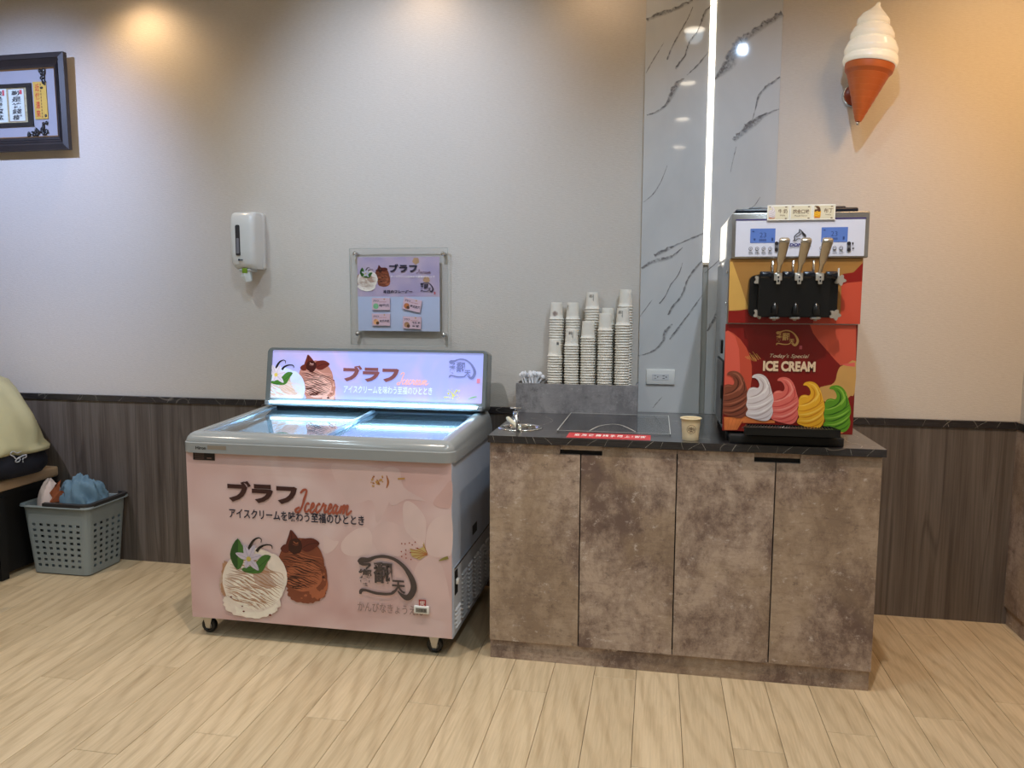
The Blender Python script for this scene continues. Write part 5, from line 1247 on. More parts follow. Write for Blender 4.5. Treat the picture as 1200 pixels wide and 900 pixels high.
q = pw.px(281, 304.5); A.disc(q[0]-0.004, q[1], 0.005, mat('dark_emblem_ink', (48, 54, 66), 0.4), 12); A.rect(q[0]+0.001, q[1]-0.0035, q[0]+0.016, q[1]+0.0015, mat('dark_emblem_ink', (48, 54, 66), 0.4)); A.build('window_and_mark', ds)
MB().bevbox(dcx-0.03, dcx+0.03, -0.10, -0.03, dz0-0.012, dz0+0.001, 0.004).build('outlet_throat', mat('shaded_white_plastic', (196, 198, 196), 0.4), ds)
gx = at(288, 318, -0.09).x; MB().bevbox(gx-0.012, gx+0.014, -0.104, -0.09, dz0-0.020, dz0+0.004, 0.002).build('green_tab', mat('green_tab', (126, 160, 40), 0.4), ds)
tq = [(-0.030, -0.036), (-0.008, -0.008), (0.024, -0.006), (0.026, -0.056), (0.006, -0.062), (-0.014, -0.050)]
tm_ = MB(); base_ = [(gx+a, dz0+c) for a, c in tq]; n_ = len(base_)
tm_.add([(a, -0.088-0.010*((i*5) % 3)/2, c) for i, (a, c) in enumerate(base_)]+[(gx, -0.106, dz0-0.032)], [(i, (i+1) % n_, n_) for i in range(n_)], False)
tm_.add([(a, -0.078+0.006*((i*5) % 3)/2, c) for i, (a, c) in enumerate(base_)]+[(gx, -0.080, dz0-0.032)], [((i+1) % n_, i, n_) for i in range(n_)], False)
tm_.build('tissue', mat('white_tissue', (222, 226, 222), 0.8), ds)
# brown edge bits hidden: none

# acrylic notice board
Yp = -0.034
nb = thing('acrylic_notice_board', 'clear acrylic wall board with flavour poster and four steel standoffs above the freezer', 'sign', (-1.2, 0, 1.38))
q0, q1 = at(409.5, 401, Yp), at(524.5, 290.5, Yp); az0, az1 = 1.158, q1.z
ax0, ax1 = at(410.5, 345, Yp).x, at(524.8, 345, Yp).x
MB().bevbox(ax0, ax1, Yp-0.001, Yp+0.003, az0, az1, 0.0006, 1).build('front_sheet', M_CLEAR, nb)
MB().bevbox(ax0, ax1, Yp+0.006, Yp+0.009, az0, az1, 0.0006, 1).build('back_sheet', M_CLEAR, nb)
b = MB(); e = 0.002
ME_ = mat('acrylic_edge', (176, 176, 168), 0.2)
for q in ((ax0-e, ax0, az0, az1), (ax1, ax1+e, az0, az1), (ax0, ax1, az0-e, az0), (ax0, ax1, az1, az1+e)): b.box(q[0], q[1], Yp-0.001, Yp+0.003, q[2], q[3])
b.build('sheet_edge', ME_, nb)
px0, px1 = at(419, 345, Yp).x, at(515, 345, Yp).x; pz0, pz1 = at(467, 388, Yp).z, at(467, 301, Yp).z
po = MB().box(px0, px1, Yp+0.0035, Yp+0.0048, pz0, pz1).build('poster', mat('pale_blue_white_paper', (190, 198, 222), 0.4, var=0.01), nb)
pp_ = Plane((0, Yp+0.0034, 0)); pp_.layer = 0; A = Art(pp_)
def UP_(x, y): return pp_.px(415+x*115/1200, 290+y*115/1200)
M_PB = blossom('lilac_blossom_print', [(176, 160, 190), (196, 176, 198), (206, 184, 196)], 9)
zmid = UP_(500, 570)[1]; A.rect(px0, zmid-0.012, px1, pz1, M_PB)
for cx, cy in ((755, 165), (885, 395)):
    for i in range(5): a = 2*PI*i/5+0.4; q = UP_(cx+22*math.cos(a), cy+22*math.sin(a)); A.disc(q[0], q[1], 0.0085, mat('tan_flower_print', (190, 150, 112), 0.4), 12)
ku = (UP_(600, 500)[0]-UP_(500, 500)[0])/100
def Usc(x, y):
    a, c = UP_(30+(x-50)*0.45, 215+(y-75)*0.43); return (max(a, px0+0.0005), max(c, zmid-0.010))
scoops(A, Usc, ku*0.45, seed=8)
nv = mat('dark_navy_ink', (44, 40, 58), 0.4)
def T(s, x0, y0, x1, y1, m, **k): p, q = UP_(x0, y1), UP_(x1, y0); A.text(s, p[0], p[1], q[0], q[1], m, **k)
T('ブラフ', 432, 200, 775, 305, nv, bold=0.05)
a0, b0 = UP_(770, 318); a1, b1 = UP_(975, 270); script_icecream(A, a0, b0, (a1-a0)*0.95, (b1-b0), mat('dark_maroon_ink', (96, 52, 60), 0.4))
T('アイスクリームを味わう至福のひととき', 450, 345, 990, 370, mat('white_print', (240, 232, 228), 0.5), bold=0.02)
T('本日のフレーバー', 358, 520, 715, 560, nv, bold=0.06)
a0, b0 = UP_(815, 545); a1, _ = UP_(972, 545); logo(A, a0, b0-0.002, a1-a0, nv, mat('rose_seal_print', (190, 90, 96), 0.3))
A.build('poster_print', po)
# four small flavour cards clipped to the board
fc = [((225, 95, 445, 245), 0.0, '哈密瓜', (120, 176, 130), 'pink flavour card with a green scoop, upper left on the acrylic board'),
      ((598, 80, 832, 280), -0.20, '泰式奶茶', (184, 110, 66), 'tilted pink flavour card with an orange brown scoop, upper right on the acrylic board'),
      ((228, 292, 445, 430), 0.0, '木瓜牛奶', (222, 160, 110), 'pink flavour card with a peach scoop, lower left on the acrylic board'),
      ((600, 325, 828, 472), -0.03, '花生 奶', (168, 126, 92), 'greyish pink flavour card with brown scoops and two lines, lower right on the acrylic board')]
for (x0_, y0_, x1_, y1_), rot, txt, colr, lab in fc:
    ctr = pp_.px(415+(x0_+x1_)/2*115/1200, 340+((y0_+y1_)/2)*115/1200); w_, h_ = 0.0895, 0.057
    Rv = Vector((math.cos(rot), 0, math.sin(rot))); Uv = Vector((-math.sin(rot), 0, math.cos(rot)))
    Y_ = Yp-0.006; O_ = Vector((ctr[0], Y_, ctr[1]))-Rv*w_/2-Uv*h_/2
    Mc = Matrix((Rv, Vector((0, 1, 0)), Uv)).transposed().to_4x4(); Mc.translation = O_
    card = MB().bevbox(0, w_, 0.0, 0.0045, 0, h_, 0.0005, 1, Mc).build('flavour_card', mat('pink_card', (208, 178, 188), 0.4, var=0.02)); tag(card, lab, 'sign')
    pc_ = Plane(O_, Rv, Uv); A = Art(pc_)
    A.text('ブラフ', 0.006, h_*0.66, 0.034, h_*0.86, nv, bold=0.04); A.text('Icecream', 0.036, h_*0.64, 0.072, h_*0.74, mat('terracotta_ink', (164, 84, 64), 0.3), shear=0.3)
    A.disc(0.062, h_*0.9, 0.004, mat('tan_flower_print', (190, 150, 112), 0.4), 10)
    cm = mat('card_scoop_%d_%d' % colr[:2], colr, 0.4, var=0.2, scale=60); A.disc(0.020, h_*0.32, 0.0135, cm, 20)
    if colr[0] > 150: A.disc(0.028, h_*0.22, 0.008, mat('card_brown_ink', (92, 62, 44), 0.4), 12)
    if colr[0] == 168: A.text(txt, 0.044, h_*0.42, 0.086, h_*0.6, nv, bold=0.03); A.text('蛋 酥', 0.046, h_*0.14, 0.082, h_*0.32, nv, bold=0.03)
    else: A.text(txt, 0.037, h_*0.26, 0.086, h_*0.5, nv, bold=0.03)
    A.build('card_print', card)
for q in ((415.5, 297), (519, 297.3), (418.5, 391), (519.8, 392.7)):
    p = at(q[0], q[1], Yp-0.008); R_ = Matrix.Translation((p.x, 0, p.z)) @ Matrix.Rotation(PI/2, 4, 'X')
    MB().lathe([(0.0075, 0.0005), (0.0075, -Yp-0.010), (0.0075, -Yp+0.001), (0.010, -Yp+0.0015), (0.0105, -Yp+0.006), (0.008, -Yp+0.010), (0.0004, -Yp+0.0115)], 20, R_).build('standoff', M_CHROME, nb)

# framed calligraphy, tilted forward at the top
fu = Vector((0, -0.006, 0.47)).normalized(); fr = Plane((0, -0.035, at(77, 176, -0.035).z), (1, 0, 0), fu)
frx1, frh = at(77.5, 120, -0.06).x, 0.0
frh = fr.px(75, 62)[1]
ft = thing('framed_calligraphy', 'dark wooden deep frame with calligraphy strips and a gold plaque high on the left wall', 'picture', (-3.35, 0, 2.3))
M_FR = mat('dark_carved_frame_wood', (44, 38, 38), 0.5, var=0.15, scale=14)
fx_0 = -3.86
def ring(d0_, d1_, h0_, h1_, m, name, par):
    """picture frame moulding between insets d0,d1 with heights h0,h1"""
    mb = MB(); L_ = []
    for d, h in ((d0_, -0.0), (d0_, h0_), (d1_, h1_), (d1_, -0.0)):
        L_ += [fr.P(fx_0+d, d, h), fr.P(frx1-d, d, h), fr.P(frx1-d, frh-d, h), fr.P(fx_0+d, frh-d, h)]
    for k in range(3):
        for i in range(4): j = (i+1) % 4; mb.add([L_[k*4+i], L_[k*4+j], L_[(k+1)*4+j], L_[(k+1)*4+i]], [(0, 1, 2, 3)])
    mb.add([L_[i] for i in (0, 1, 2, 3)]+[L_[12+i] for i in range(4)], [(0, 1, 5, 4), (1, 2, 6, 5), (2, 3, 7, 6), (3, 0, 4, 7)])
    return mb.build(name, m, par)
fo = ring(0, 0.026, 0.024, 0.030, M_FR, 'outer_frame', ft)
ring(0.0265, 0.040, 0.026, 0.017, M_FR, 'frame_moulding', fo); ring(0.0405, 0.052, 0.020, 0.012, M_FR, 'frame_moulding', fo); ring(0.0525, 0.066, 0.015, 0.009, M_FR, 'frame_moulding', fo)
ring(0.0665, 0.072, 0.010, 0.007, mat('gilt_edge', (150, 112, 70), 0.35, 0.5), 'gilt_edge', fo)
mb = MB(); q = [(fx_0+0.01, 0.01), (frx1-0.01, 0.01), (frx1-0.01, frh-0.01), (fx_0+0.01, frh-0.01)]
mb.add([fr.P(a, c, -0.012) for a, c in q]+[fr.P(a, c, 0.004) for a, c in q], [(3, 2, 1, 0), (4, 5, 6, 7), (0, 1, 5, 4), (1, 2, 6, 5), (2, 3, 7, 6), (3, 0, 4, 7)])
mb.build('backing_board', mat('grey_silver_mount', (170, 168, 178), 0.35, var=0.02), ft)
fr2 = Plane(fr.P(0, 0, 0.0045), (1, 0, 0), fu); A = Art(fr2)
def FP(u, v): return fr2.px(u, v)
# inner frame with the strips
i1 = FP(40.5, 148); i2 = FP(33, 141); i3 = FP(38, 97); i4 = FP(31.5, 104)
ix1, iz0 = FP(38.5, 120)[0], FP(39, 148)[1]; iz1 = FP(38, 97.5)[1]; jx1, jz0, jz1 = FP(32.8, 120)[0], FP(34, 143.5)[1], FP(32, 102)[1]
mb = MB()
for (a0, a1, c0, c1) in ((fx_0+0.16, ix1, iz0, jz0), (fx_0+0.16, ix1, jz1, iz1), (jx1, ix1, jz0, jz1)):
    v = [fr2.P(a, c, h) for h in (0, 0.008) for a, c in ((a0, c0), (a1, c0), (a1, c1), (a0, c1))]
    mb.add(v, [(3, 2, 1, 0), (4, 5, 6, 7), (0, 1, 5, 4), (1, 2, 6, 5), (2, 3, 7, 6), (3, 0, 4, 7)])
mb.build('inner_frame', mat('inner_frame_black', (44, 42, 42), 0.35), ft)
A.rect(fx_0+0.16, jz0, jx1, jz1, mat('patterned_tan_silk', (186, 172, 132), 0.6, scale=90, var=0.25))
wp = mat('white_calligraphy_paper', (216, 222, 214), 0.6); bi2 = mat('black_calligraphy_ink', (40, 40, 42), 0.6); rdk = mat('red_seal_ink_frame', (206, 80, 90), 0.5)
s_ = [FP(12, 143), FP(27.3, 104)]; A.rect(s_[0][0]-0.003, s_[0][1]-0.001, s_[1][0]+0.003, s_[1][1]+0.003, mat('tan_border', (150, 120, 84), 0.6)); A.rect(s_[0][0], s_[0][1]+0.003, s_[1][0], s_[1][1], wp)
h_ = (s_[1][1]-s_[0][1])/5.4
for i, c in enumerate('勤是搖錢樹'):
    A.text(c, s_[0][0]+0.016, s_[1][1]-h_*(i+1)-0.004, s_[1][0]-0.017, s_[1][1]-h_*(i+0.12)-0.004, bi2, bold=0.02, shear=0.1)
q = FP(24, 107.5); A.rect(q[0]-0.007, q[1]-0.012, q[0]+0.008, q[1]+0.009, rdk)
s2 = [FP(-9, 144), FP(7, 104)]; A.rect(s2[0][0], s2[0][1], s2[1][0], s2[1][1], wp); q = FP(3.8, 109); A.rect(q[0]-0.006, q[1]-0.014, q[0]+0.006, q[1]+0.014, rdk)
for i, c in enumerate('儉是聚寶盆'): A.text(c, s2[0][0]+0.014, s2[1][1]-h_*(i+1)-0.004, s2[1][0]-0.022, s2[1][1]-h_*(i+0.12)-0.004, bi2, bold=0.02)
A.build('calligraphy_strips', ft)
g0, g1 = FP(42.2, 140), FP(54.3, 95.5); mb = MB()
v = [fr2.P(a, c, h) for h in (0.001, 0.005) for a, c in ((g0[0], g0[1]), (g1[0], g0[1]), (g1[0]-0.001, g1[1]), (g0[0]-0.001, g1[1]))]
gpq = mb.add(v, [(3, 2, 1, 0), (4, 5, 6, 7), (0, 1, 5, 4), (1, 2, 6, 5), (2, 3, 7, 6), (3, 0, 4, 7)]).build('gold_plaque', mat('gold_plaque', (226, 186, 92), 0.35, 0.2), ft)
A = Art(Plane(fr2.P(0, 0, 0.0053), (1, 0, 0), fu)); hh = (g1[1]-g0[1])/4.3
for i, c in enumerate('近悅遠來'): A.text(c, g0[0]+0.010, g1[1]-hh*(i+1)-0.004, g0[0]+0.034, g1[1]-hh*(i+0.15)-0.004, mat('red_calligraphy', (206, 66, 40), 0.5), bold=0.02)
for i in range(11): A.rect(g0[0]+0.0405, g0[1]+0.006+i*0.0155, g0[0]+0.0455, g0[1]+0.016+i*0.0155, mat('brown_small_ink', (140, 96, 50), 0.5))
A.build('plaque_lettering', gpq)
orn = MB(); M_OR = mat('black_lacquer_ornament', (34, 34, 38), 0.25)
rr_ = random.Random(4); q0 = fr2.px(57, 157)
for i in range(26):
    t = rr_.random()
    if t < 0.6: a_, c_ = rr_.uniform(-0.115, 0.0), rr_.uniform(0, 0.018)
    else: a_, c_ = rr_.uniform(-0.03, 0.0), rr_.uniform(0, 0.105)
    if t > 0.45 and t < 0.6: a_, c_ = rr_.uniform(-0.07, 0), rr_.uniform(0.015, 0.045)
    p = fr2.P(q0[0]+a_, 0.077+c_, 0.004); orn.ellip(p, rr_.uniform(0.006, 0.012), 0.005, rr_.uniform(0.005, 0.011), 8, 6)
orn.build('corner_ornament', M_OR, ft)
orn = MB()
for i in range(18): p = fr2.P(q0[0]+rr_.uniform(-0.05, 0)*(1 if i < 8 else 0.4), frh-0.079-rr_.uniform(0, 0.02 if i < 8 else 0.10), 0.004); orn.ellip(p, rr_.uniform(0.006, 0.011), 0.005, rr_.uniform(0.006, 0.012), 8, 6)
orn.build('corner_ornament', M_OR, ft)
mb = MB(); mb.add([fr.P(a, c, 0.0155) for a, c in ((fx_0+0.06, 0.06), (frx1-0.06, 0.06), (frx1-0.06, frh-0.06), (fx_0+0.06, frh-0.06))]+[fr.P(a, c, 0.0175) for a, c in ((fx_0+0.06, 0.06), (frx1-0.06, 0.06), (frx1-0.06, frh-0.06), (fx_0+0.06, frh-0.06))], [(3, 2, 1, 0), (4, 5, 6, 7), (0, 1, 5, 4), (1, 2, 6, 5), (2, 3, 7, 6), (3, 0, 4, 7)])
mb.build('glass', M_CLEAR, ft)
MB().box(-3.8, -2.99, -0.045, -0.001, 2.14, 2.155).build('wall_cleat', M_FR, ft)

# soft serve wall lamp
YL = -0.135
tip = at(1005.5, 143, YL); ctp = at(1019.5, 76, YL); axis = (ctp-tip)
cone_h = axis.length; ax_ = axis.normalized(); yv = Vector((0, 1, 0)); xv = yv.cross(ax_).normalized(); yv = ax_.cross(xv)
ML = Matrix((xv, yv, ax_)).transposed().to_4x4(); ML.translation = tip
wl = thing('wall_lamp', 'wall lamp shaped like a soft serve cone, orange cone and glowing white swirl', 'lamp', (tip.x, 0, tip.z))
M_CONE = mat('orange_brown_cone', (196, 98, 42), 0.4, var=0.04); R0 = 0.095
pf_ = [(0.0005, 0.002), (0.012, 0.002)]
for i in range(8):
    t0, t1 = i/8, (i+1)/8; r0, r1 = 0.012+(0.078-0.012)*t0, 0.012+(0.078-0.012)*t1
    pf_ += [(r0+0.0005, cone_h*0.80*t0+0.004), (r1, cone_h*0.80*t1), (r1-0.001, cone_h*0.80*t1+0.001)]
pf_ += [(0.083, cone_h*0.84), (0.089, cone_h*0.87), (0.092, cone_h*0.93), (0.093, cone_h*0.99), (0.0005, cone_h*0.995)]
weighted(MB().lathe(pf_, 40, ML).build('cone', M_CONE, wl), 28)
MB().lathe([(0.0005, -0.012), (0.005, -0.012), (0.006, 0.003), (0.0005, 0.003)], 12, ML).build('tip_screw', M_CHROME, wl)
def glow_mat():
    m, nt, b = newmat('glowing_milk_glass', 0.2); b.inputs['Base Color'].default_value = rgb(240, 232, 214)
    b.inputs['Emission Color'].default_value = (1.0, 0.86, 0.66, 1); b.inputs['Emission Strength'].default_value = 0.14; return m
vs = []; fs = []; seg = 48; NR = 70
lobes = [(0.0, 0.100, 0.22), (0.20, 0.100, 0.34), (0.50, 0.086, 0.30), (0.76, 0.062, 0.24)]
SH = 0.242
def swr(h, th):
    """spiral tiers: outline radius at height fraction h, angle th"""
    key = [(0.0, 0.098), (0.05, 0.1035), (0.13, 0.101), (0.155, 0.092), (0.17, 0.098), (0.24, 0.100), (0.36, 0.088), (0.40, 0.073), (0.415, 0.081), (0.48, 0.082), (0.58, 0.070), (0.625, 0.053), (0.64, 0.061), (0.71, 0.060), (0.80, 0.044), (0.88, 0.022), (0.94, 0.010), (0.985, 0.007), (1.0, 0.001)]
    hh = h-0.03*math.cos(th)*(1-h)*min(1, h*8)
    hh = min(max(hh, 0), 1)
    for (a, ra), (b_, rb) in zip(key, key[1:]):
        if hh <= b_: return ra+(rb-ra)*(hh-a)/(b_-a)
    return 0.001
for j in range(NR+1):
    h = j/NR
    off = Vector((-0.030*h, 0, 0))
    if h > 0.8: off.x += 0.016*(h-0.8)/0.2
    if h > 0.9: off.x -= 0.0
    for i in range(seg):
        th = 2*PI*i/seg; r = swr(h, th); vs.append(ML @ (Vector((r*math.cos(th), r*math.sin(th), cone_h*0.985+SH*h))+off))
for j in range(NR):
    for i in range(seg): k = (i+1) % seg; fs.append((j*seg+i, j*seg+k, (j+1)*seg+k, (j+1)*seg+i))
fs += [list(range(seg))[::-1], [NR*seg+i for i in range(seg)]]
MB().add(vs, fs, True).build('swirl_shade', glow_mat(), wl)
mp_ = at(999, 111, -0.02); Rm = Matrix.Translation((mp_.x+0.012, 0, mp_.z)) @ Matrix.Rotation(PI/2, 4, 'X')
MB().lathe([(0.0505, 0.0005), (0.0505, 0.010), (0.0485, 0.018), (0.044, 0.021)], 40, Rm).build('mount_ring', M_CHROME, wl)
MB().lathe([(0.0005, 0.0215), (0.044, 0.0215), (0.046, 0.019)], 40, Rm).build('mount_cap', mat('orange_brown_mount', (150, 62, 30), 0.3), wl)
arm0 = Vector((mp_.x+0.012, -0.020, mp_.z)); arm1 = tip+ax_*cone_h*0.45
MB().tube([arm0, (arm0+arm1)/2, arm1], 0.012, 12).build('arm', M_CONE, wl)

# ================================================================== LEFT: BASKET, CLOTHS, BENCH, PERSON
def holed_basket():
    mb = MB(); cx, cy = -2.892, -0.160; zt_, zb_ = 0.352, 0.006
    # perimeter parameter list at unit rectangle; returns point for (side, t) blended between base and top
    def pt(side, t, z, off=0.0):
        f = z/zt_; hx_, hy_ = 0.158+0.030*f+off, 0.122+0.022*f+off; r = 0.028+0.006*f
        L1, L2 = 2*(hx_-r), 2*(hy_-r)
        if side == 0: return (cx-hx_+r+L1*t, cy-hy_, z)
        if side == 1: return (cx+hx_, cy-hy_+r+L2*t, z)
        if side == 2: return (cx+hx_-r-L1*t, cy+hy_, z)
        if side == 3: return (cx-hx_, cy+hy_-r-L2*t, z)
        c, t2 = side-4, t     # corners
        cc = [(cx+hx_-r, cy-hy_+r, -PI/2), (cx+hx_-r, cy+hy_-r, 0), (cx-hx_+r, cy+hy_-r, PI/2), (cx-hx_+r, cy-hy_+r, PI)][c]
        a = cc[2]+PI/2*t2; return (cc[0]+r*math.cos(a), cc[1]+r*math.sin(a), z)
    colsP = []
    for side, n in ((0, 7), (1, 5), (2, 7), (3, 5)):
        m_ = 0.05; pitch = (1-2*m_)/(n-0.5+0.5*0); w = pitch*0.48; t = m_+ (pitch*0.1)
        ts = [0.0]; hol = []
        st = 0.045; gap_ = (1-2*st-n*w)/(n-1); t = st
        for i in range(n): ts += [t, t+w]; t += w+gap_
        ts.append(1.0)
        for i in range(len(ts)-1): colsP.append((side, ts[i], ts[i+1], i % 2 == 1))
        for i in range(4): colsP.append((4+side, i/4, (i+1)/4, False))
    zs = [zb_]; rows_ = []; z = 0.040; nh = 8; hz = 0.0135; gz = 0.0165
    for i in range(nh): zs += [z, z+hz]; z += hz+gz
    zs += [0.30, 0.335, zt_]
    zs = sorted(zs)
    for (s, t0, t1, hc) in colsP:
        for k in range(len(zs)-1):
            if hc and k % 2 == 1 and k <= 2*nh-1: continue
            mb.add([pt(s, t0, zs[k]), pt(s, t1, zs[k]), pt(s, t1, zs[k+1]), pt(s, t0, zs[k+1])], [(0, 1, 2, 3)])
    # base
    per = [pt(s, t0, zb_) for (s, t0, t1, h) in colsP]; mb.add(per, [list(range(len(per)))[::-1]])
    # flared lip
    for (s, t0, t1, h) in colsP:
        mb.add([pt(s, t0, zt_), pt(s, t1, zt_), pt(s, t1, zt_+0.004, 0.010), pt(s, t0, zt_+0.004, 0.010)], [(0, 1, 2, 3)])
        mb.add([pt(s, t0, zt_+0.004, 0.010), pt(s, t1, zt_+0.004, 0.010), pt(s, t1, zt_-0.004, 0.012), pt(s, t0, zt_-0.004, 0.012)], [(0, 1, 2, 3)])
    return mb, pt, colsP, zt_
mbk, bpt, bcols, bzt = holed_basket()
bk = thing('laundry_basket', 'grey-green plastic basket with square holes on the floor beside the bench', 'basket', (-2.892, -0.160, 0))
M_BK = mat('grey_green_plastic', (142, 152, 154), 0.4, var=0.03, scale=5)
bo = mbk.build('basket_body', M_BK, bk)
bm = bmesh.new(); bm.from_mesh(bo.data); bmesh.ops.remove_doubles(bm, verts=bm.verts[:], dist=0.0002); bm.to_mesh(bo.data); bm.free()
sd = bo.modifiers.new('thickness', 'SOLIDIFY'); sd.thickness = 0.0025; sd.offset = -1
# dark carrying handle folded down on the rim
hp_ = []
for (s, t0, t1, h) in bcols:
    if s in (0, 4, 1, 5) or (s == 2 and t0 < 0.05):
        if s == 0 and t0 < 0.30: continue
        hp_.append(Vector(bpt(s, t0, bzt+0.008, 0.0)))
hm = MB(); n_ = len(hp_); vs = []
for i, p in enumerate(hp_):
    d = (hp_[min(i+1, n_-1)]-hp_[max(0, i-1)]).normalized(); nn = Vector((d.y, -d.x, 0)); zz = Vector((0, 0, 1))
    vs += [p+nn*0.012-zz*0.006, p+nn*0.012+zz*0.010, p-nn*0.008+zz*0.012, p-nn*0.008-zz*0.004]
fs = [(4*i+k, 4*i+(k+1) % 4, 4*i+4+(k+1) % 4, 4*i+4+k) for i in range(n_-1) for k in range(4)]+[(0, 3, 2, 1), (4*n_-4, 4*n_-3, 4*n_-2, 4*n_-1)]
hm.add(vs, fs).build('handle', mat('dark_grey_handle', (48, 46, 46), 0.45), bk)
# crumpled cloths in the basket
import mathutils
def crumple(c, rx, ry, rz, amp, sc, seed, name, m, label, cat, seg=56, ring=34, lo=-0.3):
    vs = []; fs = []; off = Vector((seed*3.1, seed*1.7, 0))
    for j in range(ring+1):
        t = PI*j/ring
        for i in range(seg):
            a = 2*PI*i/seg; d = Vector((math.sin(t)*math.cos(a), math.sin(t)*math.sin(a), math.cos(t)))
            q = Vector((d.x*1.2, d.y*1.2, d.z*0.5))*sc+off
            w = 1-abs(mathutils.noise.noise(q))*2.0; w2 = 1-abs(mathutils.noise.noise(q*2.1+Vector((9, 3, 1))))*2.0
            k = 1+amp*(w-0.5)+amp*0.45*(w2-0.5)
            z = max(d.z*rz*k, lo*rz)
            vs.append((c[0]+d.x*rx*k, c[1]+d.y*ry*k, c[2]+z))
    for j in range(ring):
        for i in range(seg): k = (i+1) % seg; fs.append((j*seg+i, (j+1)*seg+i, (j+1)*seg+k, j*seg+k))
    o = MB().add(vs, fs, True).build(name, m, None); tag(o, label, cat); return o
M_BLUE = mat('blue_grey_cotton', (96, 124, 142), 0.85, var=0.06, scale=9)
crumple((-2.848, -0.155, 0.305), 0.122, 0.090, 0.165, 0.24, 1.9, 2, 'folded_garment', M_BLUE, 'crumpled blue-grey garment heaped in the plastic basket', 'clothing')
tw = crumple((-3.002, -0.200, 0.31), 0.052, 0.066, 0.150, 0.10, 1.5, 5, 'printed_towel', mat('pinkish_white_towel', (206, 188, 180), 0.9, var=0.04), 'pinkish white towel with a brown animal print at the left of the basket', 'towel', 36, 26)
pt_ = Plane((0, -0.283, 0)); pt_.layer = 4; A = Art(pt_)
s6 = 5.0
def UB(x, y): return pt_.px(x/s6, 540+y/s6)
bw = mat('brown_towel_print', (136, 72, 38), 0.9)
A.poly([UB(*q) for q in [(292, 130), (272, 155), (252, 185), (252, 215), (268, 235), (285, 215), (294, 180)]], bw, 2)
A.poly([UB(*q) for q in [(272, 200), (300, 192), (322, 200), (324, 250), (300, 258), (262, 256), (258, 235)]], bw, 2)
for q in ((270, 243), (309, 243)): A.disc(*UB(*q), 0.0045, mat('towel_print_dark', (30, 24, 24), 0.9), 10)
# lay the print on the cloth
pm_ = A.mb
tv = [v.co+tw.location for v in tw.data.vertices]
def front_y(x, z):
    best = None
    for v in tv:
        d = (v.x-x)**2+(v.z-z)**2
        if v.y < -0.205 and (best is None or d < best[0]): best = (d, v.y)
    return best[1]
pm_.v = [(x, front_y(x, z)-0.004, z) for x, y, z in pm_.v]
A.build('animal_print', tw)

# bench
bn = thing('bench', 'tan cushioned bench with black legs at the left edge, end against the wall', 'bench', (-3.33, -0.7, 0))
M_TAN = mat('tan_leatherette', (198, 170, 138), 0.5, var=0.05, scale=6)
MB().bevbox(-3.56, -3.1, -1.28, -0.02, 0.435, 0.49, 0.012, 3).build('cushion', M_TAN, bn)
MB().box(-3.55, -3.11, -1.27, -0.03, 0.405, 0.434).build('seat_frame', M_MATBLACK, bn)
for xx in (-3.145, -3.5):
    for yy_ in (-1.2, -0.42, -0.06): MB().box(xx, xx+0.045, yy_, yy_+0.045, 0.0, 0.4045).build('leg', M_MATBLACK, bn)
MB().box(-3.14, -3.128, -1.25, -0.05, 0.02, 0.4045).build('kick_panel', M_MATBLACK, bn)
# low stool, only its leg enters the frame
st_ = thing('stool', 'black low stool, only its slim leg showing at the left edge', 'stool', (-3.06, -0.98, 0))
MB().bevbox(-3.08, -2.86, -1.12, -0.82, 0.40, 0.44, 0.008).build('seat', M_MATBLACK, st_)
for a, c in ((-2.82, -0.745), (-3.06, -0.745), (-2.82, -1.19), (-3.06, -1.19)):
    MB().tube([(a, c, 0.0), ((a*0.7-2.95*0.3), (c*0.75-0.97*0.25), 0.4)], 0.014, 4).build('leg', M_MATBLACK, st_)

# person seated on the bench, leaning forward to the left
def skin(name, joints, bones, m, parent, sub=2):
    me = bpy.data.meshes.new(name); me.from_pydata([j[0] for j in joints], bones, []); o = bpy.data.objects.new(name, me); C.objects.link(o)
    sk = o.modifiers.new('skin', 'SKIN'); sk.use_smooth_shade = True
    for v, j in zip(me.skin_vertices[0].data, joints): v.radius = j[1] if isinstance(j[1], tuple) else (j[1], j[1])
    me.skin_vertices[0].data[0].use_root = True
    ss = o.modifiers.new('sub', 'SUBSURF'); ss.levels = sub; ss.render_levels = sub
    dg = bpy.context.evaluated_depsgraph_get(); m2 = bpy.data.meshes.new_from_object(o.evaluated_get(dg)); bpy.data.objects.remove(o)
    m2.materials.clear(); m2.materials.append(m); m2.name = name
    for p in m2.polygons: p.use_smooth = True
    o = bpy.data.objects.new(name, m2); C.objects.link(o)
    if parent: attach(o, parent)
    return o
pe = thing('person', 'person in a pale yellow shirt and navy shorts seated leaning forward at the left edge', 'person', (-3.2, -0.28, 0.49))
M_SKIN = mat('skin', (196, 150, 122), 0.55, var=0.03); M_SHIRT = mat('pale_yellow_jersey', (186, 180, 142), 0.85, var=0.05, scale=8); M_NAVY = mat('navy_cotton', (20, 22, 36), 0.85); M_HAIR = mat('black_hair', (18, 15, 14), 0.5)
PX, PY = -3.165, -0.28
J = [((PX-0.02, PY, 0.60), 0.085), ((PX-0.06, PY, 0.72), 0.09), ((PX-0.15, PY, 0.82), 0.075), ((PX-0.27, PY, 0.90), 0.07), ((PX-0.38, PY, 1.00), 0.055), ((PX-0.47, PY, 1.06), 0.06), ((PX-0.53, PY, 1.13), 0.082), ((PX-0.55, PY, 1.18), 0.06)]
B = [(0, 1), (1, 2), (2, 3), (3, 4), (4, 5), (5, 6), (6, 7)]
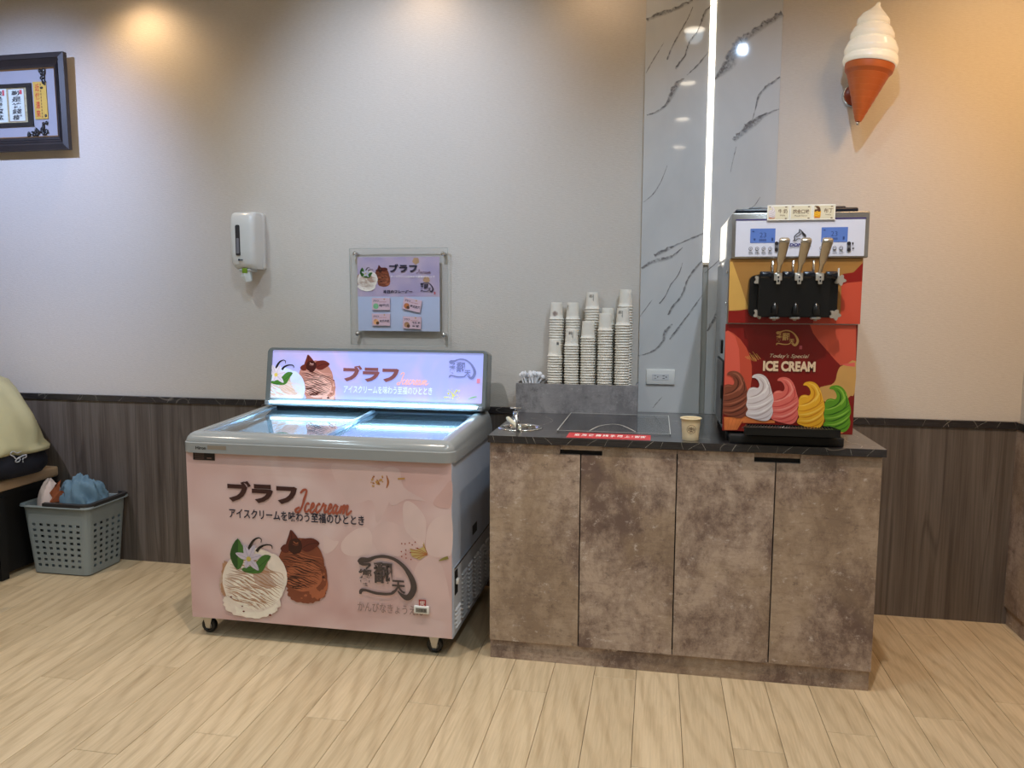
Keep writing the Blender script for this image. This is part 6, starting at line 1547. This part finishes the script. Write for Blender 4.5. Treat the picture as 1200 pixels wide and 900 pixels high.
for s in (-1, 1):
    k = len(J)
    J += [((PX-0.30, PY+s*0.13, 0.90), 0.045), ((PX-0.38, PY+s*0.17, 0.77), 0.040), ((PX-0.54, PY+s*0.12, 0.71), 0.032), ((PX-0.59, PY+s*0.11, 0.70), 0.024), ((PX-0.64, PY+s*0.11, 0.69), (0.030, 0.016))]
    B += [(3, k), (k, k+1), (k+1, k+2), (k+2, k+3), (k+3, k+4)]
    for f in range(4):
        q = len(J); yo = s*(0.11+(f-1.5)*0.017); L_ = (0.036, 0.042, 0.039, 0.030)[f]
        J += [((PX-0.665, PY+yo, 0.685), 0.0085), ((PX-0.665-L_*0.6, PY+yo, 0.675), 0.008), ((PX-0.665-L_, PY+yo, 0.658), 0.007)]; B += [(k+4, q), (q, q+1), (q+1, q+2)]
    q = len(J); J += [((PX-0.615, PY+s*0.075, 0.69), 0.0095), ((PX-0.64, PY+s*0.055, 0.68), 0.008)]; B += [(k+3, q), (q, q+1)]
    k = len(J)
    J += [((PX-0.06, PY+s*0.09, 0.595), 0.07), ((PX-0.47, PY+s*0.12, 0.575), 0.062), ((PX-0.49, PY+s*0.12, 0.50), 0.055), ((PX-0.46, PY+s*0.12, 0.27), 0.048), ((PX-0.44, PY+s*0.12, 0.09), 0.034), ((PX-0.46, PY+s*0.12, 0.045), 0.036), ((PX-0.57, PY+s*0.12, 0.028), (0.036, 0.024))]
    B += [(0, k), (k, k+1), (k+1, k+2), (k+2, k+3), (k+3, k+4), (k+4, k+5), (k+5, k+6)]
skin('body', J, B, M_SKIN, pe)
# shirt: back tube with a hem and a few folds, plus sleeves
def cloth_tube(name, rows, m, parent, fold=0.006, seg=40, k0=0.0):
    """rows: (centre, axis, half width x-ish, half width y)"""
    vs = []; fs = []
    for j, (c, tilt, a, b_) in enumerate(rows):
        c = Vector(c); u = Vector((math.cos(tilt), 0, math.sin(tilt)))
        for i in range(seg):
            t = 2*PI*i/seg; f = 1+fold/0.12*(mathutils.noise.noise(Vector((math.cos(t)*2.2, math.sin(t)*2.2, j*0.55+k0)))*2)
            vs.append(c+u*(a*f*math.cos(t))+Vector((0, b_*f*math.sin(t), 0)))
    n_ = len(rows)
    for j in range(n_-1):
        for i in range(seg): k = (i+1) % seg; fs.append((j*seg+i, j*seg+k, (j+1)*seg+k, (j+1)*seg+i))
    fs += [list(range(seg))[::-1], [(n_-1)*seg+i for i in range(seg)]]
    return MB().add(vs, fs, True).build(name, m, parent)
R_ = [((PX+0.012, PY, 0.612), 0, 0.136, 0.165), ((PX+0.012, PY, 0.618), 0, 0.150, 0.178), ((PX+0.012, PY, 0.634), 0, 0.153, 0.182), ((PX+0.008, PY, 0.655), 0.05, 0.146, 0.174), ((PX-0.004, PY, 0.70), 0.15, 0.138, 0.166), ((PX-0.03, PY, 0.76), 0.3, 0.132, 0.165),
      ((PX-0.065, PY, 0.815), 0.45, 0.130, 0.168), ((PX-0.11, PY, 0.865), 0.65, 0.126, 0.172), ((PX-0.165, PY, 0.905), 0.85, 0.122, 0.178), ((PX-0.23, PY, 0.935), 1.05, 0.116, 0.185), ((PX-0.30, PY, 0.955), 1.15, 0.10, 0.165), ((PX-0.365, PY, 0.975), 1.15, 0.070, 0.085), ((PX-0.385, PY, 0.985), 1.15, 0.060, 0.064)]
cloth_tube('shirt', R_, M_SHIRT, pe, 0.010, 56)
for s in (-1, 1): skin('sleeve', [((PX-0.29, PY+s*0.14, 0.91), 0.075), ((PX-0.335, PY+s*0.165, 0.84), 0.072), ((PX-0.39, PY+s*0.175, 0.765), 0.066)], [(0, 1), (1, 2)], M_NAVY if s > 0 else M_NAVY, pe)
R_ = [((PX-0.005, PY, 0.499), 0, 0.10, 0.15), ((PX+0.005, PY, 0.503), 0, 0.125, 0.17), ((PX+0.012, PY, 0.53), 0, 0.145, 0.182), ((PX+0.014, PY, 0.57), 0, 0.15, 0.182), ((PX+0.008, PY, 0.61), 0, 0.142, 0.172), ((PX+0.0, PY, 0.65), 0, 0.125, 0.155)]
shorts = cloth_tube('shorts', R_, M_NAVY, pe, 0.004, 40, 7.0)
for s in (-1, 1): skin('shorts_leg', [((PX-0.03, PY+s*0.085, 0.592), 0.096), ((PX-0.20, PY+s*0.105, 0.588), 0.092), ((PX-0.37, PY+s*0.12, 0.582), 0.09)], [(0, 1), (1, 2)], M_NAVY, pe)
# belt line print, white loops on the hip
b = MB(); wt = mat('white_drawstring', (190, 192, 200), 0.8)
def hip(u, v):
    Y = PY-0.15
    for _ in range(12):
        p = at(u, v, Y); q_ = min(0.97, abs((p.x-PX-0.010)/0.152)); Y = 0.5*Y+0.5*(PY-0.186*math.sqrt(1-q_*q_)-0.004)
    return tuple(at(u, v, Y))
b.tube([hip(*q) for q in smooth_path([(12, 533), (16, 535), (19, 538), (24, 537), (22, 541), (18, 541), (21, 537), (27, 534), (31, 533), (30, 536), (27, 537), (27, 542)], 3)], 0.0028, 6)
b.tube([hip(*q) for q in smooth_path([(12, 532), (15, 529), (20, 531), (25, 529)], 3)], 0.0022, 6)
b.build('drawstring', wt, pe)
# head features
hd_c = Vector((PX-0.535, PY, 1.125)); b = MB(); b.ellip(hd_c+Vector((0.012, 0, 0.018)), 0.098, 0.082, 0.098, 20, 14); hr = b.build('hair', M_HAIR, pe)
b = MB(); b.ellip(hd_c+Vector((-0.035, 0, -0.02)), 0.070, 0.066, 0.092, 20, 14)
b.ellip(hd_c+Vector((-0.104, 0, -0.025)), 0.016, 0.011, 0.018, 10, 8)
for s in (-1, 1): b.ellip(hd_c+Vector((-0.01, s*0.080, -0.018)), 0.018, 0.007, 0.028, 10, 8)
b.build('face', M_SKIN, pe)
b = MB()
for s in (-1, 1): b.ellip(hd_c+Vector((-0.096, s*0.028, 0.0)), 0.006, 0.011, 0.005, 8, 6)
b.build('eyes', mat('eye_dark', (30, 22, 20), 0.3), pe)
MB().ellip(hd_c+Vector((-0.094, 0, -0.062)), 0.006, 0.020, 0.005, 10, 6).build('mouth', mat('lips', (160, 92, 84), 0.5), pe)
for s in (-1, 1): MB().bevbox(PX-0.60, PX-0.42, PY+s*0.12-0.042, PY+s*0.12+0.042, 0.001, 0.06, 0.018, 3).build('shoe', mat('grey_shoe', (90, 90, 94), 0.7), pe)
